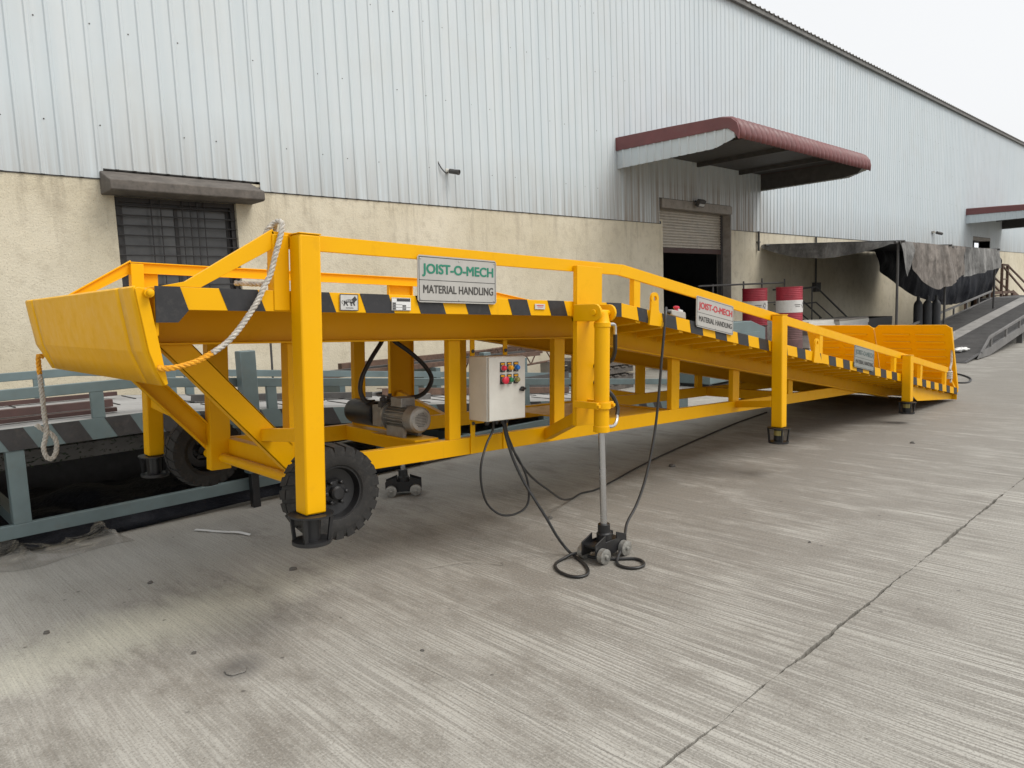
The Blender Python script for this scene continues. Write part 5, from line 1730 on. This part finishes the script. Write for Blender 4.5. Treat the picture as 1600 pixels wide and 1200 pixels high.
# far stair
t = thing('far_stair', (40.0, 9.1, 0.0), 'rust brown steel stair and landing under the far canopy', 'stair')
MB().box(37.1, 40.8, 8.55, YW - 0.01, 1.20, 1.31).build('landing', 'rust', t)
for x, h in ((38.7, 2.52), (39.65, 2.50), (37.2, 1.2), (40.7, 1.2)):
    for y in (8.6, 9.6):
        MB().box(x - 0.05, x + 0.05, y - 0.05, y + 0.05, 0, h).build('post', 'rust', t)
MB().beam((38.7, 8.6, 2.50), (39.65, 8.6, 2.48), 0.06, 0.08).build('top_bar', 'rust', t)
MB().beam((38.7, 8.6, 1.85), (39.65, 8.6, 1.85), 0.05, 0.06).build('middle_bar', 'rust', t)
for y in (8.6, 9.6):
    MB().beam((39.65, y, 2.47), (46.5, y, 0.85), 0.06, 0.07).build('hand_rail', 'rust', t)
    MB().beam((38.75, y, 2.45), (46.5, y, 0.25), 0.06, 0.07).build('middle_rail', 'rust', t)
    MB().beam((40.8, y, 1.25), (46.0, y, 0.05), 0.04, 0.18).build('stringer', 'rust', t)
for k in range(7):
    MB().box(41.0 + k * 0.70, 41.35 + k * 0.70, 8.65, 9.55, 1.08 - k * 0.155, 1.11 - k * 0.155).build('tread', 'rust', t)
# thin shrub
t = thing('thin_shrub', (45.6, 8.2, 0.0), 'small dark shrub growing by the wall at the right edge', 'plant')
rnd = random.Random(8)
st = MB()
lf = MB()
for k in range(14):
    a = rnd.uniform(0, 6.28)
    tip = Vector((45.6 + 0.9 * math.cos(a) * rnd.random(), 8.2 + 0.6 * math.sin(a) * rnd.random(), rnd.uniform(1.2, 2.3)))
    st.tube([(45.6, 8.2, 0), (45.6 + (tip.x - 45.6) * 0.4, 8.2 + (tip.y - 8.2) * 0.4, tip.z * 0.55), tip], 0.012, 5)
    for j in range(34):
        f_ = rnd.uniform(0.35, 1.05)
        c = Vector((45.6, 8.2, 0)).lerp(tip, f_) + Vector((rnd.gauss(0, 0.1), rnd.gauss(0, 0.1), rnd.gauss(0, 0.08)))
        d = Vector((rnd.gauss(0, 1), rnd.gauss(0, 1), rnd.gauss(0, 1))).normalized() * rnd.uniform(0.05, 0.09)
        w_ = d.orthogonal() * 0.5
        lf.add([c - d, c + w_, c + d, c - w_], [(0, 1, 2, 3)])
st.build('stem', 'twig', t)
lf.build('foliage', 'leaf', t, recalc=False)

# ------------------------------------------------------------------ litter on the concrete
rnd = random.Random(21)
stones = [((1.344, 4.756), 0.022, 'flat grey stone on the pale concrete'), ((1.176, 3.578), 0.016, 'small pebble left of the chipped patch'), ((1.951, 2.754), 0.013, 'small pebble in the open concrete right of the chipped patch'), ((2.056, 4.274), 0.028, 'dark clod of dirt in front of the near front foot'), ((0.72, 4.42), 0.022, 'small dark pebble at the left edge'), ((5.9, 4.0), 0.04, 'dark clod under the ramp beside the trailing cable'), ((3.9, 3.75), 0.03, 'dark clod behind the near jack'), ((8.3, 2.6), 0.03, 'small pebble in front of the low leg'), ((4.6, 2.05), 0.014, 'tiny pebble in the open concrete right of the jack'), ((19.2, 3.6), 0.07, 'small stone near the foot of the grey ramp')]
for (x, y), r_, lb in stones:
    r_ *= 0.72
    sd_ = rnd.uniform(0, 50)
    bm_ = bmesh.new()
    bmesh.ops.create_icosphere(bm_, subdivisions=2, radius=r_)
    for v in bm_.verts:
        k = 1 + 0.45 * noise.noise(v.co * (1.3 / r_) + Vector((sd_, 0, 0)))
        v.co = Vector((v.co.x * k * 1.25, v.co.y * k, max(-0.2 * r_, v.co.z * k * 0.75)))
    me = bpy.data.meshes.new('pebble')
    bm_.to_mesh(me)
    bm_.free()
    me.materials.append(MAT['stone'])
    o = link('pebble', me, label=lb, category='stone', group='loose stones on the concrete')
    o.location = (x, y, 0.15 * r_)
    o.rotation_euler = (0, 0, rnd.uniform(0, 6))
pts = smooth_path([(1.95, 5.66, 0.006), (1.99, 5.56, 0.012), (2.04, 5.50, 0.004), (2.08, 5.40, 0.010), (2.14, 5.30, 0.012), (2.18, 5.19, 0.005)], 6)
vs = []
for i, p in enumerate(pts):
    vs += [(p.x - 0.012, p.y - 0.008, p.z), (p.x + 0.012, p.y + 0.008, p.z + 0.004)]
MB().add(vs, [(2 * i, 2 * i + 1, 2 * i + 3, 2 * i + 2) for i in range(len(pts) - 1)]).build('plastic_strip', 'white', recalc=False, label='white plastic strip lying behind the near front foot', category='litter')
for k, (p0, p1, lb) in enumerate((((2.62, 3.62), (2.98, 3.30), 'thin pale wire offcut below the control box'), ((3.35, 3.95), (3.18, 4.35), 'pale straw on the ground behind the looped cable'))):
    a, b = Vector((*p0, 0.006)), Vector((*p1, 0.006))
    mid = (a + b) / 2 + Vector((0.05, 0.03, 0.01))
    MB().tube(smooth_path([a, mid, b], 8), 0.002, 5).build('wire_offcut', 'greyplastic', label=lb, category='litter', group='wire offcuts on the ground')
# chipped patch
rnd = random.Random(4)
pts = []
for k in range(26):
    a = 2 * math.pi * k / 26
    r_ = 0.05 * (1 + 0.35 * noise.noise((math.cos(a) * 1.6, math.sin(a) * 1.6, 3.3)))
    pts.append((1.245 + r_ * 1.05 * math.cos(a), 3.25 + r_ * 0.95 * math.sin(a)))
MB().prism(pts, 0.0015, 0.008, 'z').build('concrete_flake', 'concrete', label='loose flake of concrete on the darker chipped spot', category='litter', bevel=0.002)
